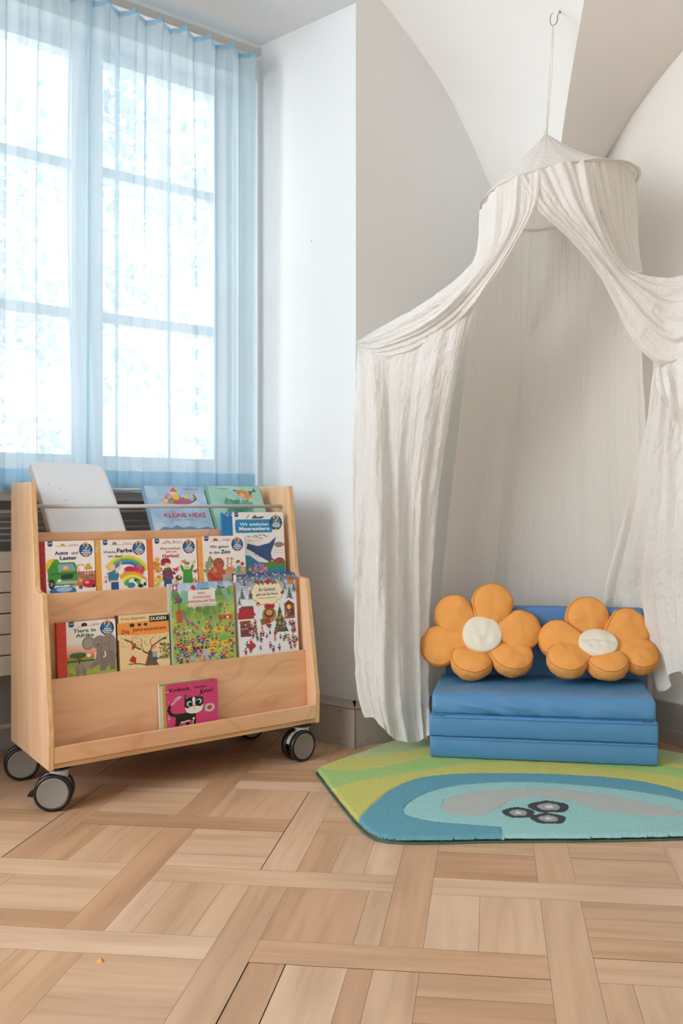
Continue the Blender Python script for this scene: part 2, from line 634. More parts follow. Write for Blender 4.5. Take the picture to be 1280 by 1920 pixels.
for i in range(-11, 10):
    for j in range(-14, 11):
        a, b = A0 + i * PER, BB0 + j * PER
        even = (i + j) % 2 == 0
        # strips: over and under
        if even:        # the strip along F1 passes this crossing and spans both neighbours
            plank(a, a + SW, b - (PER - SW), b + PER, False)
        else:
            plank(a - (PER - SW), a + PER, b, b + SW, True)
        # the square panel up and to the right of the crossing
        pa0, pa1, pb0, pb1 = a + SW, a + PER, b + SW, b + PER
        al = (i + j) % 2 == 0
        if frng.random() < 0.12: al = not al
        cuts = sorted(frng.choice([[0, .34, .67, 1], [0, .5, 1], [0, .3, .8, 1], [0, .45, 1], [0, .62, 1], [0, .78, 1], [0, .25, .75, 1], [0, 1]]))
        n = len(cuts) - 1
        for k in range(n):
            if al: plank(pa0, pa1, pb0 + cuts[k] * (pb1 - pb0), pb0 + cuts[k + 1] * (pb1 - pb0), True)
            else: plank(pa0 + cuts[k] * (pa1 - pa0), pa0 + cuts[k + 1] * (pa1 - pa0), pb0, pb1, False)
nb = len(fv)
for a, b in ((-4, -3), (4, -3), (4, 5), (-4, 5)):
    fv.append(F2 * a + F1 * b - Z * 0.0015)
ff.append((nb, nb + 1, nb + 2, nb + 3))
for _ in range(4): fcol.append(lin('#1c130d')); fuv.append((0, 0))
mf, nt, bs = newmat('parquet')
at = mk(nt, 'ShaderNodeAttribute'); at.attribute_name = 'print'
uvn = mk(nt, 'ShaderNodeUVMap')
mp = mk(nt, 'ShaderNodeMapping'); mp.inputs['Scale'].default_value = (3, 42, 1)
nt.links.new(uvn.outputs[0], mp.inputs[0])
n1 = mk(nt, 'ShaderNodeTexNoise'); n1.inputs['Scale'].default_value = 1.0; n1.inputs['Detail'].default_value = 8; n1.inputs['Distortion'].default_value = 0.5
nt.links.new(mp.outputs[0], n1.inputs['Vector'])
g1 = ramp(nt, n1.outputs['Fac'], [(0.3, (0.88, 0.84, 0.80)), (0.5, (1, 1, 1)), (0.7, (1.06, 1.07, 1.08))])
mp2 = mk(nt, 'ShaderNodeMapping'); mp2.inputs['Scale'].default_value = (2, 11, 1)
nt.links.new(uvn.outputs[0], mp2.inputs[0])
n2 = mk(nt, 'ShaderNodeTexNoise'); n2.inputs['Scale'].default_value = 1.0; n2.inputs['Detail'].default_value = 3
nt.links.new(mp2.outputs[0], n2.inputs['Vector'])
g2 = ramp(nt, n2.outputs['Fac'], [(0.35, (0.88, 0.85, 0.82)), (0.6, (1.05, 1.05, 1.05))])
ma = mk(nt, 'ShaderNodeMix', data_type='RGBA', blend_type='MULTIPLY'); ma.inputs[0].default_value = 1
nt.links.new(at.outputs['Color'], ma.inputs[6]); nt.links.new(g1, ma.inputs[7])
mc = mk(nt, 'ShaderNodeMix', data_type='RGBA', blend_type='MULTIPLY'); mc.inputs[0].default_value = 1
nt.links.new(ma.outputs[2], mc.inputs[6]); nt.links.new(g2, mc.inputs[7])
# worn scratches and small dark specks
vo = mk(nt, 'ShaderNodeTexVoronoi'); vo.inputs['Scale'].default_value = 26
nt.links.new(mk(nt, 'ShaderNodeTexCoord').outputs['Object'], vo.inputs['Vector'])
sp = ramp(nt, vo.outputs['Distance'], [(0.0, (0.55, 0.45, 0.36)), (0.035, (1, 1, 1))])
md = mk(nt, 'ShaderNodeMix', data_type='RGBA', blend_type='MULTIPLY'); md.inputs[0].default_value = 0.8
nt.links.new(mc.outputs[2], md.inputs[6]); nt.links.new(sp, md.inputs[7])
nt.links.new(md.outputs[2], bs.inputs['Base Color'])
bs.inputs['Roughness'].default_value = 0.36
bs.inputs['Specular IOR Level'].default_value = 0.5
bu = mk(nt, 'ShaderNodeBump'); bu.inputs['Strength'].default_value = 0.12; bu.inputs['Distance'].default_value = 0.002
nt.links.new(n1.outputs['Fac'], bu.inputs['Height']); nt.links.new(bu.outputs[0], bs.inputs['Normal'])
fl = mesh('floor', fv, ff, mf)
uvl = fl.data.uv_layers.new(name='UVMap')
uvl.data.foreach_set('uv', np.array(fuv).ravel())
ca = fl.data.color_attributes.new('print', 'FLOAT_COLOR', 'CORNER')
ca.data.foreach_set('color', np.concatenate([np.array(fcol), np.ones((len(fcol), 1))], 1).ravel())
structure(fl)

# a crumb on the floor
mb = MB()
q = floor_pt(187, 1803)
mb.add([q + Vector((x, y, z)) for x, y, z in ((-.006, -.003, 0), (.005, -.004, 0), (.006, .004, 0), (-.004, .005, 0), (0, 0, .007), (.003, .001, .006))],
       [(3, 2, 1, 0), (0, 1, 4), (1, 2, 5), (1, 5, 4), (2, 3, 4), (2, 4, 5), (3, 0, 4)])
tag(mb.build('wood_crumb', plain('pale_crumb', '#d9a45c', 0.9)), 'tiny tan crumb lying on the bare parquet at the front left', 'crumb')

# ------------------------------------------------------------ window
BW = 2.90 - (2.604 + 0.296 - 2.70)        # glazing plane, behind the wall face
BW = bW + 0.13
wn = D2


def wpt(u, v, b):
    p = hit(u, v, P(0, b), D2)
    return p.dot(D1), p.z


gx1, gzt = wpt(395, 185, BW)
gx0, _ = wpt(188, 120, BW)
lx1, _ = wpt(129, 100, BW)
_, gzb = wpt(388, 862, BW)
m1t = wpt(395, 364, BW)[1]; m1b = wpt(395, 381, BW)[1]
m2t = wpt(398, 615, BW)[1]; m2b = wpt(398, 633, BW)[1]
lx0 = lx1 - (gx1 - gx0)
root = empty('window_1', None, None, P(0, 0), 0)
tag(root, kind='structure')
mb = MB()
fd0, fd1 = BW - 0.025, BW + 0.03
# outer frame and central post
ox0, ox1, oz0, oz1 = lx0 - 0.09, gx1 + 0.09, gzb - 0.09, gzt + 0.1
mb.box(ox0, lx0, fd0, fd1, oz0, oz1, RX)
mb.box(gx1, ox1, fd0, fd1, oz0, oz1, RX)
mb.box(lx0, gx1, fd0, fd1, gzt, oz1, RX)
mb.box(lx0, gx1, fd0, fd1, oz0, gzb, RX)
mb.box(lx1, gx0, fd0, fd1, gzb, gzt, RX)
mb.build('window_frame', M['frame'], root, world=True)
gm, gnt, gb = newmat('window_glass')
gb.inputs['Base Color'].default_value = (1, 1, 1, 1)
gb.inputs['Roughness'].default_value = 0.0
gb.inputs['IOR'].default_value = 1.0
gb.inputs['Transmission Weight'].default_value = 1.0
gb.inputs['Alpha'].default_value = 0.12
for x0, x1 in ((lx0, lx1), (gx0, gx1)):
    mb = MB()
    for zb, zt in ((m1b, m1t), (m2b, m2t)):
        mb.box(x0, x1, BW - 0.015, BW + 0.02, zb, zt, RX)
    mb.build('glazing_bar', M['frame'], root, world=True)
    mb = MB(); mb.box(x0, x1, BW, BW + 0.003, gzb, gzt, RX)
    mb.build('window_pane', gm, root, world=True)

# curtain rail
BCU = bW - 0.075
ra, rz = wpt(487, 103, BCU - 0.036)
mb = MB()
mb.rbox(-0.1, ra, BCU - 0.036, BCU - 0.008, rz - 0.004, rz + 0.022, 0.003, 1, RX)
rt = empty('curtain_rail', 'grey metal curtain rail fixed under the niche ceiling', 'curtain rail', P(ra, BCU, rz))
mb.build('track', M['rail'], rt, world=True)
mb = MB(); mb.rbox(ra - 0.001, ra + 0.006, BCU - 0.039, BCU - 0.005, rz - 0.007, rz + 0.025, 0.002, 1, RX)
mb.build('end_cap', M['rail'], rt, world=True)


def grid_mesh(name, G, mat, parent=None, world=True, smooth=True, uvscale=None):
    """G: nv x nu x 3 array of points; UV in metres along the sheet"""
    nv, nu = G.shape[:2]
    idx = np.arange(nv * nu).reshape(nv, nu)
    f = np.stack([idx[:-1, :-1], idx[:-1, 1:], idx[1:, 1:], idx[1:, :-1]], -1).reshape(-1, 4)
    me = bpy.data.meshes.new(name)
    me.from_pydata([tuple(map(float, p)) for p in G.reshape(-1, 3)], [], [tuple(map(int, q)) for q in f])
    me.polygons.foreach_set('use_smooth', [smooth] * len(me.polygons))
    du = np.linalg.norm(np.diff(G, axis=1), axis=2).mean(0)
    dv = np.linalg.norm(np.diff(G, axis=0), axis=2).mean(1)
    U = np.concatenate([[0], np.cumsum(du)]); V = np.concatenate([[0], np.cumsum(dv)])
    UV = np.stack(np.broadcast_arrays(U[None, :], V[:, None]), -1).reshape(-1, 2)
    uvl = me.uv_layers.new(name='UVMap')
    uvl.data.foreach_set('uv', UV[f.ravel()].ravel())
    me.materials.append(mat)
    o = bpy.data.objects.new(name, me)
    COL.objects.link(o)
    if parent is not None:
        o.parent = parent
        if world:
            bpy.context.view_layer.update()
            o.matrix_parent_inverse = parent.matrix_world.inverted()
    return o


def curtain(a0, a1, pleats, label, seed, edge=0.0, b=BCU, zb=0.79, gather=None):
    root = empty('sheer_curtain', label, 'curtain', P((a0 + a1) / 2, b, rz), 0, 'light blue curtains at the window')
    rg = np.random.RandomState(seed)
    nu, nv = 420, 90
    ph = rg.uniform(0, 6, 6)
    G = np.zeros((nv, nu, 3))
    ztop = rz - 0.007
    for i in range(nv):
        t = i / (nv - 1)
        for j in range(nu):
            u = j / (nu - 1)
            a = a0 + (a1 - a0) * u
            pl = abs(math.sin(math.pi * pleats * u + 0.5))        # pinch pleats
            top = math.exp(-t * 7)
            off = 0.022 * top * (1 - pl ** 0.35) * 1.2
            # long soft folds below, wandering
            s = u * pleats * 2 * math.pi * 0.5
            fold = math.sin(s + ph[0] + 0.9 * t * math.sin(ph[1] + 3 * u)) + 0.6 * math.sin(1.7 * s + ph[2] - 0.8 * t) + 0.35 * math.sin(3.3 * s + ph[3])
            off += 0.011 * fold * (1 - top) + 0.006 * math.sin(8 * u + 3 * t + ph[4]) * t
            # sharp creases
            cr = abs(math.sin(math.pi * pleats * u + 0.5 + 0.35 * t * math.sin(5 * u + ph[5])))
            off += 0.02 * max(0, 1 - cr * 4.5) * (0.4 + 0.6 * (1 - t))
            z = ztop - 0.010 * top * pl + (zb - ztop) * t
            if t > 0.98: pass
            aa = a + 0.006 * math.sin(s * 1.3 + ph[2]) * t
            q = 2 * math.pi * pleats * u + 1.0 + 0.5 * t * math.sin(4 * u + ph[5])
            A_ = (0.020 - 0.006 * t) * (0.75 + 0.5 * math.sin(3.7 * u * pleats + ph[1]) ** 2)
            aa += A_ * math.sin(q)            # the pleats fold the cloth over itself
            off += 0.007 * (1 + math.cos(q)) - 0.004
            aa = min(max(aa, a0 - 0.012), a1)
            if edge:      # the free edge swings as it falls
                w = math.exp(-((u if edge > 0 else 1 - u) * 6))
                aa += abs(edge) * w * math.sin(t * 3.3 + 0.3) * (1 if edge > 0 else -1)
            p = P(aa, b - 0.008 - off, z)
            G[i, j] = p
    grid_mesh('curtain_fabric', G, M['sheer'], root)
    # doubled hem at the foot and heading tape on top
    k = int(nv * 0.965)
    H = G[k:].copy() + np.array(-D2 * 0.0012)[None, None, :]
    k0 = int(nv * 0.955)
    H = G[k0:].copy() - np.array(D2 * 0.0012)[None, None, :]
    grid_mesh('hem', H, M['hem'], root)
    T = G[:2].copy() - np.array(D2 * 0.0012)[None, None, :]
    grid_mesh('heading_tape', T, M['hem'], root)
    return root


ae0 = wpt(172, 300, BCU)[0]; ae1 = wpt(477, 300, BCU - 0.03)[0]
curtain(0.22, ae0 + 0.004, 7, 'light blue sheer curtain over the left part of the window', 5, edge=-0.02)
curtain(ae0 - 0.036, ae1, 7, 'light blue sheer curtain hanging right, next to the white reveal', 9, edge=-0.0, b=BCU - 0.012)

# trees and the sky seen through the glass
def leafy_tree(x, y, h, r, label, seed):
    rg = random.Random(seed)
    root = empty('leafy_tree', label, 'tree', (x, y, -3.0), 0, 'trees outside the window')
    t = MB()
    top = Vector((rg.uniform(-.3, .3), 0, h))
    t.tube([(0, 0, 0), (0.05, 0, h * .5), tuple(top)], [0.09, 0.07, 0.03], 8)
    br = []
    for k in range(26):
        z = h * rg.uniform(.35, .95)
        a = rg.uniform(0, 6.28)
        L = r * rg.uniform(.5, 1) * (1.2 - z / h * .6)
        e = Vector((math.cos(a) * L, math.sin(a) * L, z + L * .5))
        t.tube([(0.03, 0, z), tuple(Vector((math.cos(a) * L * .5, math.sin(a) * L * .5, z + L * .15))), tuple(e)], [0.03, 0.018, 0.008], 6)
        br.append(e)
    t.build('trunk', plain('bark_%d' % seed, '#b4b6ba', 0.9), root)
    lf = MB()
    for e in br:
        for _ in range(34):
            c = e + Vector((rg.gauss(0, .32), rg.gauss(0, .32), rg.gauss(0, .32)))
            s = 0.10
            d1 = Vector((rg.uniform(-1, 1), rg.uniform(-1, 1), rg.uniform(-1, 1))).normalized() * s
            d2 = d1.orthogonal().normalized() * s * .6
            lf.add([c - d1, c - d2, c + d1, c + d2], [(0, 1, 2, 3)])
    o = mesh('foliage', lf.v, lf.f, plain('leaf_%d' % seed, '#a5a9ae', 0.8), root)


leafy_tree(-3.1, 12.0, 9.6, 1.5, 'pale leafy tree outside, behind the right part of the curtained window', 3)
leafy_tree(-6.2, 13.0, 9.6, 1.5, 'pale leafy tree outside, behind the left part of the curtained window', 4)

# ------------------------------------------------------------ radiator
root = empty('radiator', 'cream panel radiator with flat horizontal bars below the window', 'radiator', P(0.8, bW, 0))
zr0, zr1 = 0.25, 0.617
nbz = 6
hh = (zr1 - zr0) / nbz
for k in range(nbz):
    mb = MB(); mb.rbox(wx0 + 0.03, wx1 - 0.08, bW + 0.0, bW + 0.03, zr0 + k * hh + 0.0015, zr0 + (k + 1) * hh - 0.0015, 0.004, 2, RX)
    mb.build('radiator_bar', M['radiator'], root, world=True)
mb = MB(); mb.box(wx0 + 0.05, wx1 - 0.1, bW + 0.03, bW + 0.09, zr0 + 0.02, zr1 - 0.01, RX)
mb.build('convector', M['recess'], root, world=True)
mb = MB()
mb.tube([P(0.0, bW - 0.02, 0.108), P(1.3, bW - 0.02, 0.108)], 0.010, 10)
tag(mb.build('heating_pipe', M['base'], None, True), 'thin grey heating pipe low on the wall behind the castors', 'pipe')
mb = MB(); mb.tube([P(wx0, bW - 0.012, 0.732), P(wx1 - 0.09, bW - 0.012, 0.732)], 0.006, 8)
for k in range(5):
    mb.box(wx0, wx1, bW + 0.02, bW + 0.03, 0.645 + k * 0.018, 0.650 + k * 0.018, RX)
mb.build('convector_grille', M['rail'], root, world=True)

# ------------------------------------------------------------ book display cart
O = Vector((-0.842, 2.106, 0))
BW_ = 0.78
SM = Matrix.Translation(O) @ RX            # local x along the front, y into depth, z up
cart = empty('book_display_cart', 'birch plywood book display cart on four black castors below the window', 'book cart', O, ROT1)
prof = [(0.0, 0.105), (-0.003, 0.19), (0.0535, 0.520), (0.0560, 0.528), (0.062, 0.5305), (0.106, 0.533), (0.1120, 0.537), (0.1155, 0.545), (0.155, 0.811), (0.346, 0.811), (0.346, 0.105)]
TH = 0.015
for x0 in (0.0, BW_ - TH):
    mb = MB()
    mb.prism(prof, x0, x0 + TH, lambda y, z, x: Vector((x, y, z)))
    o = mb.build('side_panel', M['birchside'], cart)
    bm = bmesh.new(); bm.from_mesh(o.data)
    bmesh.ops.bevel(bm, geom=[e for e in bm.edges], offset=0.0018, segments=2, affect='EDGES', profile=0.5)
    bm.to_mesh(o.data); bm.free()
    # light plywood edge band down the front
    mb = MB()
    fr = prof[:9]
    for (y0, z0), (y1, z1) in zip(fr[:-1], fr[1:]):
        d = Vector((0, y1 - y0, z1 - z0)).normalized()
        n = Vector((0, -d.z, d.y)) * 0.0006
        n = Vector((0, -d.z, d.y)) * 0.0005
        v = [Vector((x0 + 0.0028, y0, z0)) + n, Vector((x0 + TH - 0.0028, y0, z0)) + n, Vector((x0 + TH - 0.0028, y1, z1)) + n, Vector((x0 + 0.0028, y1, z1)) + n]
        mb.add(v, [(0, 1, 2, 3)])
    tag(mb.build('edge_band', M['edge'], o), 'lighter plywood edge band')


def board(name, y0, z0, y1, z1, t, mat=None, x0=TH, x1=BW_ - TH):
    """slanted board: front face from (y0,z0) to (y1,z1), thickness t backwards"""
    d = Vector((0, y1 - y0, z1 - z0)); L = d.length; d.normalize()
    n = Vector((0, d.z, -d.y))
    Mx = Matrix(((1, 0, 0, x0), (0, n.y, d.y, y0), (0, n.z, d.z, z0), (0, 0, 0, 1)))
    mb = MB(); mb.rbox(0, x1 - x0, 0, t, 0, L, 0.0015, 2)
    o = mb.build(name, mat or M['birch'], cart)
    o.matrix_local = Mx
    return o


board('front_lip', -0.001, 0.119, -0.001, 0.159, 0.012)
board('bottom_board', 0.002, 0.106, 0.002, 0.1185, 0.338, M['ply'])
board('display_board', 0.040, 0.119, 0.054, 0.316, 0.009)
board('display_board', 0.082, 0.200, 0.100, 0.526, 0.010)
board('display_board', 0.158, 0.400, 0.173, 0.680, 0.009)
board('shelf', 0.056, 0.272, 0.056, 0.280, 0.025, M['ply'])
board('shelf', 0.108, 0.466, 0.108, 0.474, 0.050, M['ply'])
board('shelf', 0.172, 0.640, 0.172, 0.650, 0.170, M['ply'])
board('back_rail', 0.320, 0.400, 0.320, 0.655, 0.010)
mb = MB(); mb.tube([(TH - 0.002, 0.196, 0.748), (BW_ - TH + 0.002, 0.196, 0.748)], 0.0055, 14)
mb.build('front_rod', M['steel'], cart, True)
mb = MB(); mb.tube([(TH - 0.002, 0.335, 0.797), (BW_ - TH + 0.002, 0.335, 0.797)], 0.0045, 12)
mb.build('rear_rod', M['steel'], cart, True)


def caster(x, y, cap_dir, brake=True):
    """twin wheel castor; cap_dir is the world direction the visible hub cap faces"""
    R = 0.046
    hb = MB()
    n = Vector((cap_dir[0], cap_dir[1], 0)).normalized()
    side = Vector((-n.y, n.x, 0))             # rolling direction
    inv = SM.inverted()
    root_w = Vector((x, y, 0))
    rot = Matrix(((side.x, 0, n.x, x), (side.y, 0, n.y, y), (0, 1, 0, R), (0, 0, 0, 1)))   # local: x rolling, y up, z out of cap
    L = inv @ rot
    # hood and stem
    sx = 0.012
    arc = [(math.cos(a) * 0.0415 , math.sin(a) * 0.0415) for a in np.linspace(0.25, 2.9, 18)]
    hb.prism(arc + [(-0.02, -0.004), (0.02, -0.004)], -0.0075, 0.0075, lambda p, q, d: L @ Vector((p, q, d)))
    hb.lathe([(0.021, 0.034), (0.021, 0.048), (0.024, 0.049), (0.024, 0.054)], L @ Matrix(((1, 0, 0, sx), (0, 0, 1, 0), (0, -1, 0, 0), (0, 0, 0, 1))), 24)
    hood = hb.build('caster', M['capside'], cart)
    mb = MB(); mb.lathe([(0.026, 0.0535), (0.028, 0.055), (0.028, 0.0585)], L @ Matrix(((1, 0, 0, sx), (0, 0, 1, 0), (0, -1, 0, 0), (0, 0, 0, 1))), 24)
    mb.build('swivel_plate', M['black'], hood)
    for s in (1, -1):
        mb = MB()
        pr = [(0.036, 0.008), (0.044, 0.009), (R, 0.013), (R, 0.020), (0.0445, 0.025), (0.041, 0.0265), (0.0385, 0.0265), (0.0375, 0.0245)]
        Ms = L @ Matrix.Scale(s, 4, (0, 0, 1))
        mb.lathe(pr, Ms, 48)
        w = mb.build('wheel', M['black'], hood, True)
        mb = MB(); mb.lathe([(0.0372, 0.0240), (0.0372, 0.0262), (0.0360, 0.0270), (0.034, 0.0262), (0.002, 0.0268)], Ms, 48)
        mb.build('hub_cap', M['cap'], hood, True)
    if brake:
        mb = MB()
        mb.prism([(-0.036, 0.012), (-0.058, -0.002), (-0.062, -0.008), (-0.040, -0.012)], -0.011, 0.011, lambda p, q, d: L @ Vector((p, q, d)))
        tag(mb.build('brake_lever', M['black'], hood), 'pointed black brake lever')


caster(-0.842, 2.145, (0.22, -0.97))
caster(-1.025, 2.385, (0.42, -0.90), False)
caster(-0.284, 2.555, (0.72, -0.69), False)
caster(-0.47, 2.80, (0.6, -0.8), False)


# ------------------------------------------------------------ printed covers
class Canvas:
    def __init__(s, w, h, bg, vis=1.0, res=0.0011):
        s.w, s.h, s.vis = w, h, vis
        s.nx, s.ny = int(w / res) + 2, int(h / res) + 2
        s.X, s.Y = np.meshgrid(np.linspace(0, 1, s.nx), np.linspace(0, 1 / vis, s.ny))    # y from the top
        s.A = np.zeros((s.ny, s.nx, 3)); s.A[:] = lin(bg)
        s.asp = h * vis / w

    def put(s, m, c, a=1.0):
        m = np.clip(m, 0, 1)[..., None] * a
        s.A = s.A * (1 - m) + np.array(lin(c)) * m

    def rect(s, x0, y0, x1, y1, c, a=1.0):
        if y1 >= 1: y1 = 9
        s.put(((s.X >= x0) & (s.X <= x1) & (s.Y >= y0) & (s.Y <= y1)) * 1.0, c, a); return s

    def ell(s, cx, cy, rx, ry, c, rot=0.0, a=1.0):
        dx, dy = s.X - cx, (s.Y - cy) * s.asp
        ca, sa = math.cos(rot), math.sin(rot)
        p, q = dx * ca + dy * sa, -dx * sa + dy * ca
        s.put(((p / rx) ** 2 + (q / (ry * s.asp)) ** 2 <= 1) * 1.0, c, a); return s

    def poly(s, pts, c, a=1.0):
        m = np.zeros(s.X.shape, bool)
        n = len(pts)
        for i in range(n):
            x0, y0 = pts[i]; x1, y1 = pts[(i + 1) % n]
            if y0 == y1: continue
            k = ((s.Y >= min(y0, y1)) & (s.Y < max(y0, y1)))
            xs = x0 + (s.Y - y0) * (x1 - x0) / (y1 - y0)
            m ^= k & (s.X < xs)
        s.put(m * 1.0, c, a); return s

    def line(s, pts, w, c, a=1.0):
        for (x0, y0), (x1, y1) in zip(pts[:-1], pts[1:]):
            dx, dy = x1 - x0, (y1 - y0) * s.asp
            L = dx * dx + dy * dy + 1e-12
            t = np.clip(((s.X - x0) * dx + (s.Y - y0) * s.asp * dy) / L, 0, 1)
            d = np.hypot(s.X - x0 - t * dx, (s.Y - y0) * s.asp - t * dy)
            s.put((d < w / 2) * 1.0, c, a)
        return s

    def arc(s, cx, cy, r, w, a0, a1, c, ry=None, a=1.0):
        ts = np.linspace(a0, a1, 14)
        return s.line([(cx + r * math.cos(t), cy - (ry or r) * math.sin(t)) for t in ts], w, c, a)

    def grad(s, y0, y1, ca, cb, x0=0, x1=1):
        m = (s.Y >= y0) & (s.Y <= (9 if y1 >= 1 else y1)) & (s.X >= x0) & (s.X <= x1)
        t = np.clip((s.Y - y0) / (y1 - y0), 0, 1)[..., None]
        col = np.array(lin(ca)) * (1 - t) + np.array(lin(cb)) * t
        s.A[m] = col[m]; return s

    def spots(s, n, box, cols, r=(0.01, 0.03), seed=0, a=0.8):
        rg = random.Random(seed)
        for _ in range(n):
            s.ell(rg.uniform(box[0], box[2]), rg.uniform(box[1], box[3]), rg.uniform(*r), rg.uniform(*r), rg.choice(cols), rg.uniform(0, 3), a)
        return s

    def figures(s, n, box, seed, size=0.03, coats=('#b8322c', '#2f5fa0', '#e0b02c', '#3d8a4a', '#d7668a', '#5d4a86', '#e0803a')):
        rg = random.Random(seed)
        ps = sorted([(rg.uniform(box[1], box[3]), rg.uniform(box[0], box[2])) for _ in range(n)])
        for y, x in ps:
            k = size * rg.uniform(.8, 1.2); c = rg.choice(coats)
            hy = k / s.asp
            s.line([(x - k * .25, y + hy * .8), (x - k * .3, y + hy * 1.7)], k * .35, rg.choice(('#2c3350', '#4a3a2c', '#6a2a2a')))
            s.line([(x + k * .25, y + hy * .8), (x + k * .4, y + hy * 1.6)], k * .35, '#3a3a50')
            s.ell(x, y + hy * .45, k * .55, hy * .8, c)
            s.line([(x - k * .4, y + hy * .2), (x - k * rg.uniform(.6, 1.1), y + hy * rg.uniform(-.3, .8))], k * .3, c)
            s.line([(x + k * .4, y + hy * .2), (x + k * rg.uniform(.6, 1.1), y + hy * rg.uniform(-.3, .8))], k * .3, c)
            s.ell(x, y - hy * .55, k * .42, hy * .42, '#eebf9c')
            s.ell(x, y - hy * .78, k * .45, hy * .28, rg.choice(('#5a3a22', '#c98a3a', '#2c201a', '#b8322c')))
        return s


def text_mesh(body, x0, ytop, w, h, name, mat, parent, z=0.0, bold=0.0, shear=0.0, rot=0.0):
    """lettering scaled to the box w x h, in a plane of local x (right) and z (up), facing -y"""
    cu = bpy.data.curves.new('t', 'FONT')
    cu.body = body
    cu.size = 1
    cu.offset = bold
    cu.shear = shear
    cu.resolution_u = 2
    to = bpy.data.objects.new('t', cu)
    COL.objects.link(to)
    dg = bpy.context.evaluated_depsgraph_get()
    me = bpy.data.meshes.new_from_object(to.evaluated_get(dg))
    bpy.data.objects.remove(to)
    n = len(me.vertices)
    co = np.zeros(n * 3); me.vertices.foreach_get('co', co); co = co.reshape(-1, 3)
    mn, mx = co.min(0), co.max(0)
    X = (co[:, 0] - mn[0]) / (mx[0] - mn[0]) * w
    Yv = (co[:, 1] - mn[1]) / (mx[1] - mn[1]) * h - h
    cr, sr = math.cos(rot), math.sin(rot)
    out = np.stack([x0 + X * cr - Yv * sr, np.full(n, z), ytop + X * sr + Yv * cr], 1)
    me.vertices.foreach_set('co', out.ravel())
    me.materials.clear(); me.materials.append(mat)
    me.name = name
    o = bpy.data.objects.new(name, me)
    COL.objects.link(o)
    o.parent = parent
    return o


def join(objs):
    """merge lettering lines of one part into the first object"""
    base = objs[0]
    bm = bmesh.new()
    for o in objs: bm.from_mesh(o.data)
    bm.to_mesh(base.data); bm.free()
    for o in objs[1:]: bpy.data.objects.remove(o)
    return base


def book(label, Mx, w, h, t, cv, texts=(), spine=None, corner=0.006, group=None, body=None):
    """origin bottom left of the front; x right, y into the book, z up"""
    root = empty('picture_book', label, 'book', (0, 0, 0), 0, group)
    root.matrix_world = Mx
    r = corner
    def outline(i):
        pts = []
        for cx, cz, a0 in ((w - r, r, -90), (w - r, h - r, 0)):
            for k in range(5):
                a = math.radians(a0 + k * 22.5)
                pts.append((cx + math.cos(a) * (r - i), cz + math.sin(a) * (r - i)))
        return pts + [(i * .5, h - i), (i * .5, i)]
    mb = MB(); mb.prism(outline(0.001), 0.0008, t - 0.0008, lambda x, z, y: Vector((x, y, z)))
    mb.build('page_block', body or M['pages'], root)
    mb = MB(); mb.prism(outline(0), 0.0, 0.0009, lambda x, z, y: Vector((x, y, z)))
    mb.prism(outline(0), t - 0.0009, t, lambda x, z, y: Vector((x, y, z)))
    mb.box(-0.0006, 0.0006, 0, t, 0, h)
    cvr = mb.build('cover', ink(spine or '#e9e6e0'), root)
    # printed face: a fine grid following the rounded outline
    nx, ny = cv.nx, cv.ny
    X = cv.X * w; Zz = (1 - cv.Y * cv.vis) * h
    for cz, s in ((r, -1), (h - r, 1)):
        m = ((Zz - cz) * s > 0)
        lim = w - r + np.sqrt(np.clip(r * r - np.clip((Zz - cz) * s, 0, r) ** 2, 0, None))
        X = np.where(m, np.minimum(X, lim), X)
    V = np.stack([X, np.full_like(X, -0.0006), Zz], -1).reshape(-1, 3)
    idx = np.arange(nx * ny).reshape(ny, nx)
    f = np.stack([idx[:-1, :-1], idx[1:, :-1], idx[1:, 1:], idx[:-1, 1:]], -1).reshape(-1, 4)
    me = bpy.data.meshes.new('printed_picture')
    me.vertices.add(len(V)); me.vertices.foreach_set('co', V.ravel())
    me.loops.add(f.size); me.loops.foreach_set('vertex_index', f.ravel().astype(np.int32))
    me.polygons.add(len(f)); me.polygons.foreach_set('loop_start', np.arange(0, f.size, 4, dtype=np.int32))
    me.update(calc_edges=True)
    c = me.color_attributes.new('print', 'FLOAT_COLOR', 'POINT')
    c.data.foreach_set('color', np.concatenate([cv.A.reshape(-1, 3), np.ones((len(V), 1))], 1).ravel())
    me.materials.append(M['cover'])
    o = bpy.data.objects.new('printed_picture', me); COL.objects.link(o); o.parent = cvr
    # lettering; texts: (part, colour, [(string, x, y, w, h, bold, rot)...]) in fractions of the cover from top left
    for part, col, lines in texts:
        obs = []
        for L in lines:
            s_, x, y, ww, hh_ = L[:5]
            bold = L[5] if len(L) > 5 else 0.012
            rot = L[6] if len(L) > 6 else 0.0
            obs.append(text_mesh(s_, x * w, (1 - y * cv.vis) * h, ww * w, hh_ * cv.vis * h, part, ink(col), cvr, -0.0010, bold, 0, rot))
        join(obs)
    return root


def tiermat(A, S, w0, s0):
    """matrix of a book whose bottom left front corner is w0 along the cart and s0 up the slope"""
    Nn = D1.cross(S)       # faces the viewer
    back = -Nn
    p = A + D1 * w0 + S * s0
    if back.dot(D2) < 0: back = -back
    return Matrix(((D1.x, back.x, S.x, p.x), (D1.y, back.y, S.y, p.y), (D1.z, back.z, S.z, p.z), (0, 0, 0, 1)))


def tier(d0, z0, d1, z1):
    A = O + D2 * d0 + Z * z0
    return A, (D2 * (d1 - d0) + Z * (z1 - z0)).normalized()


T1 = tier(.018, .12, .034, .29)
T2 = tier(.055, .2, .088, .53)
T3 = tier(.108, .42, .14, .68)
T3b = tier(.128, .42, .152, .68)


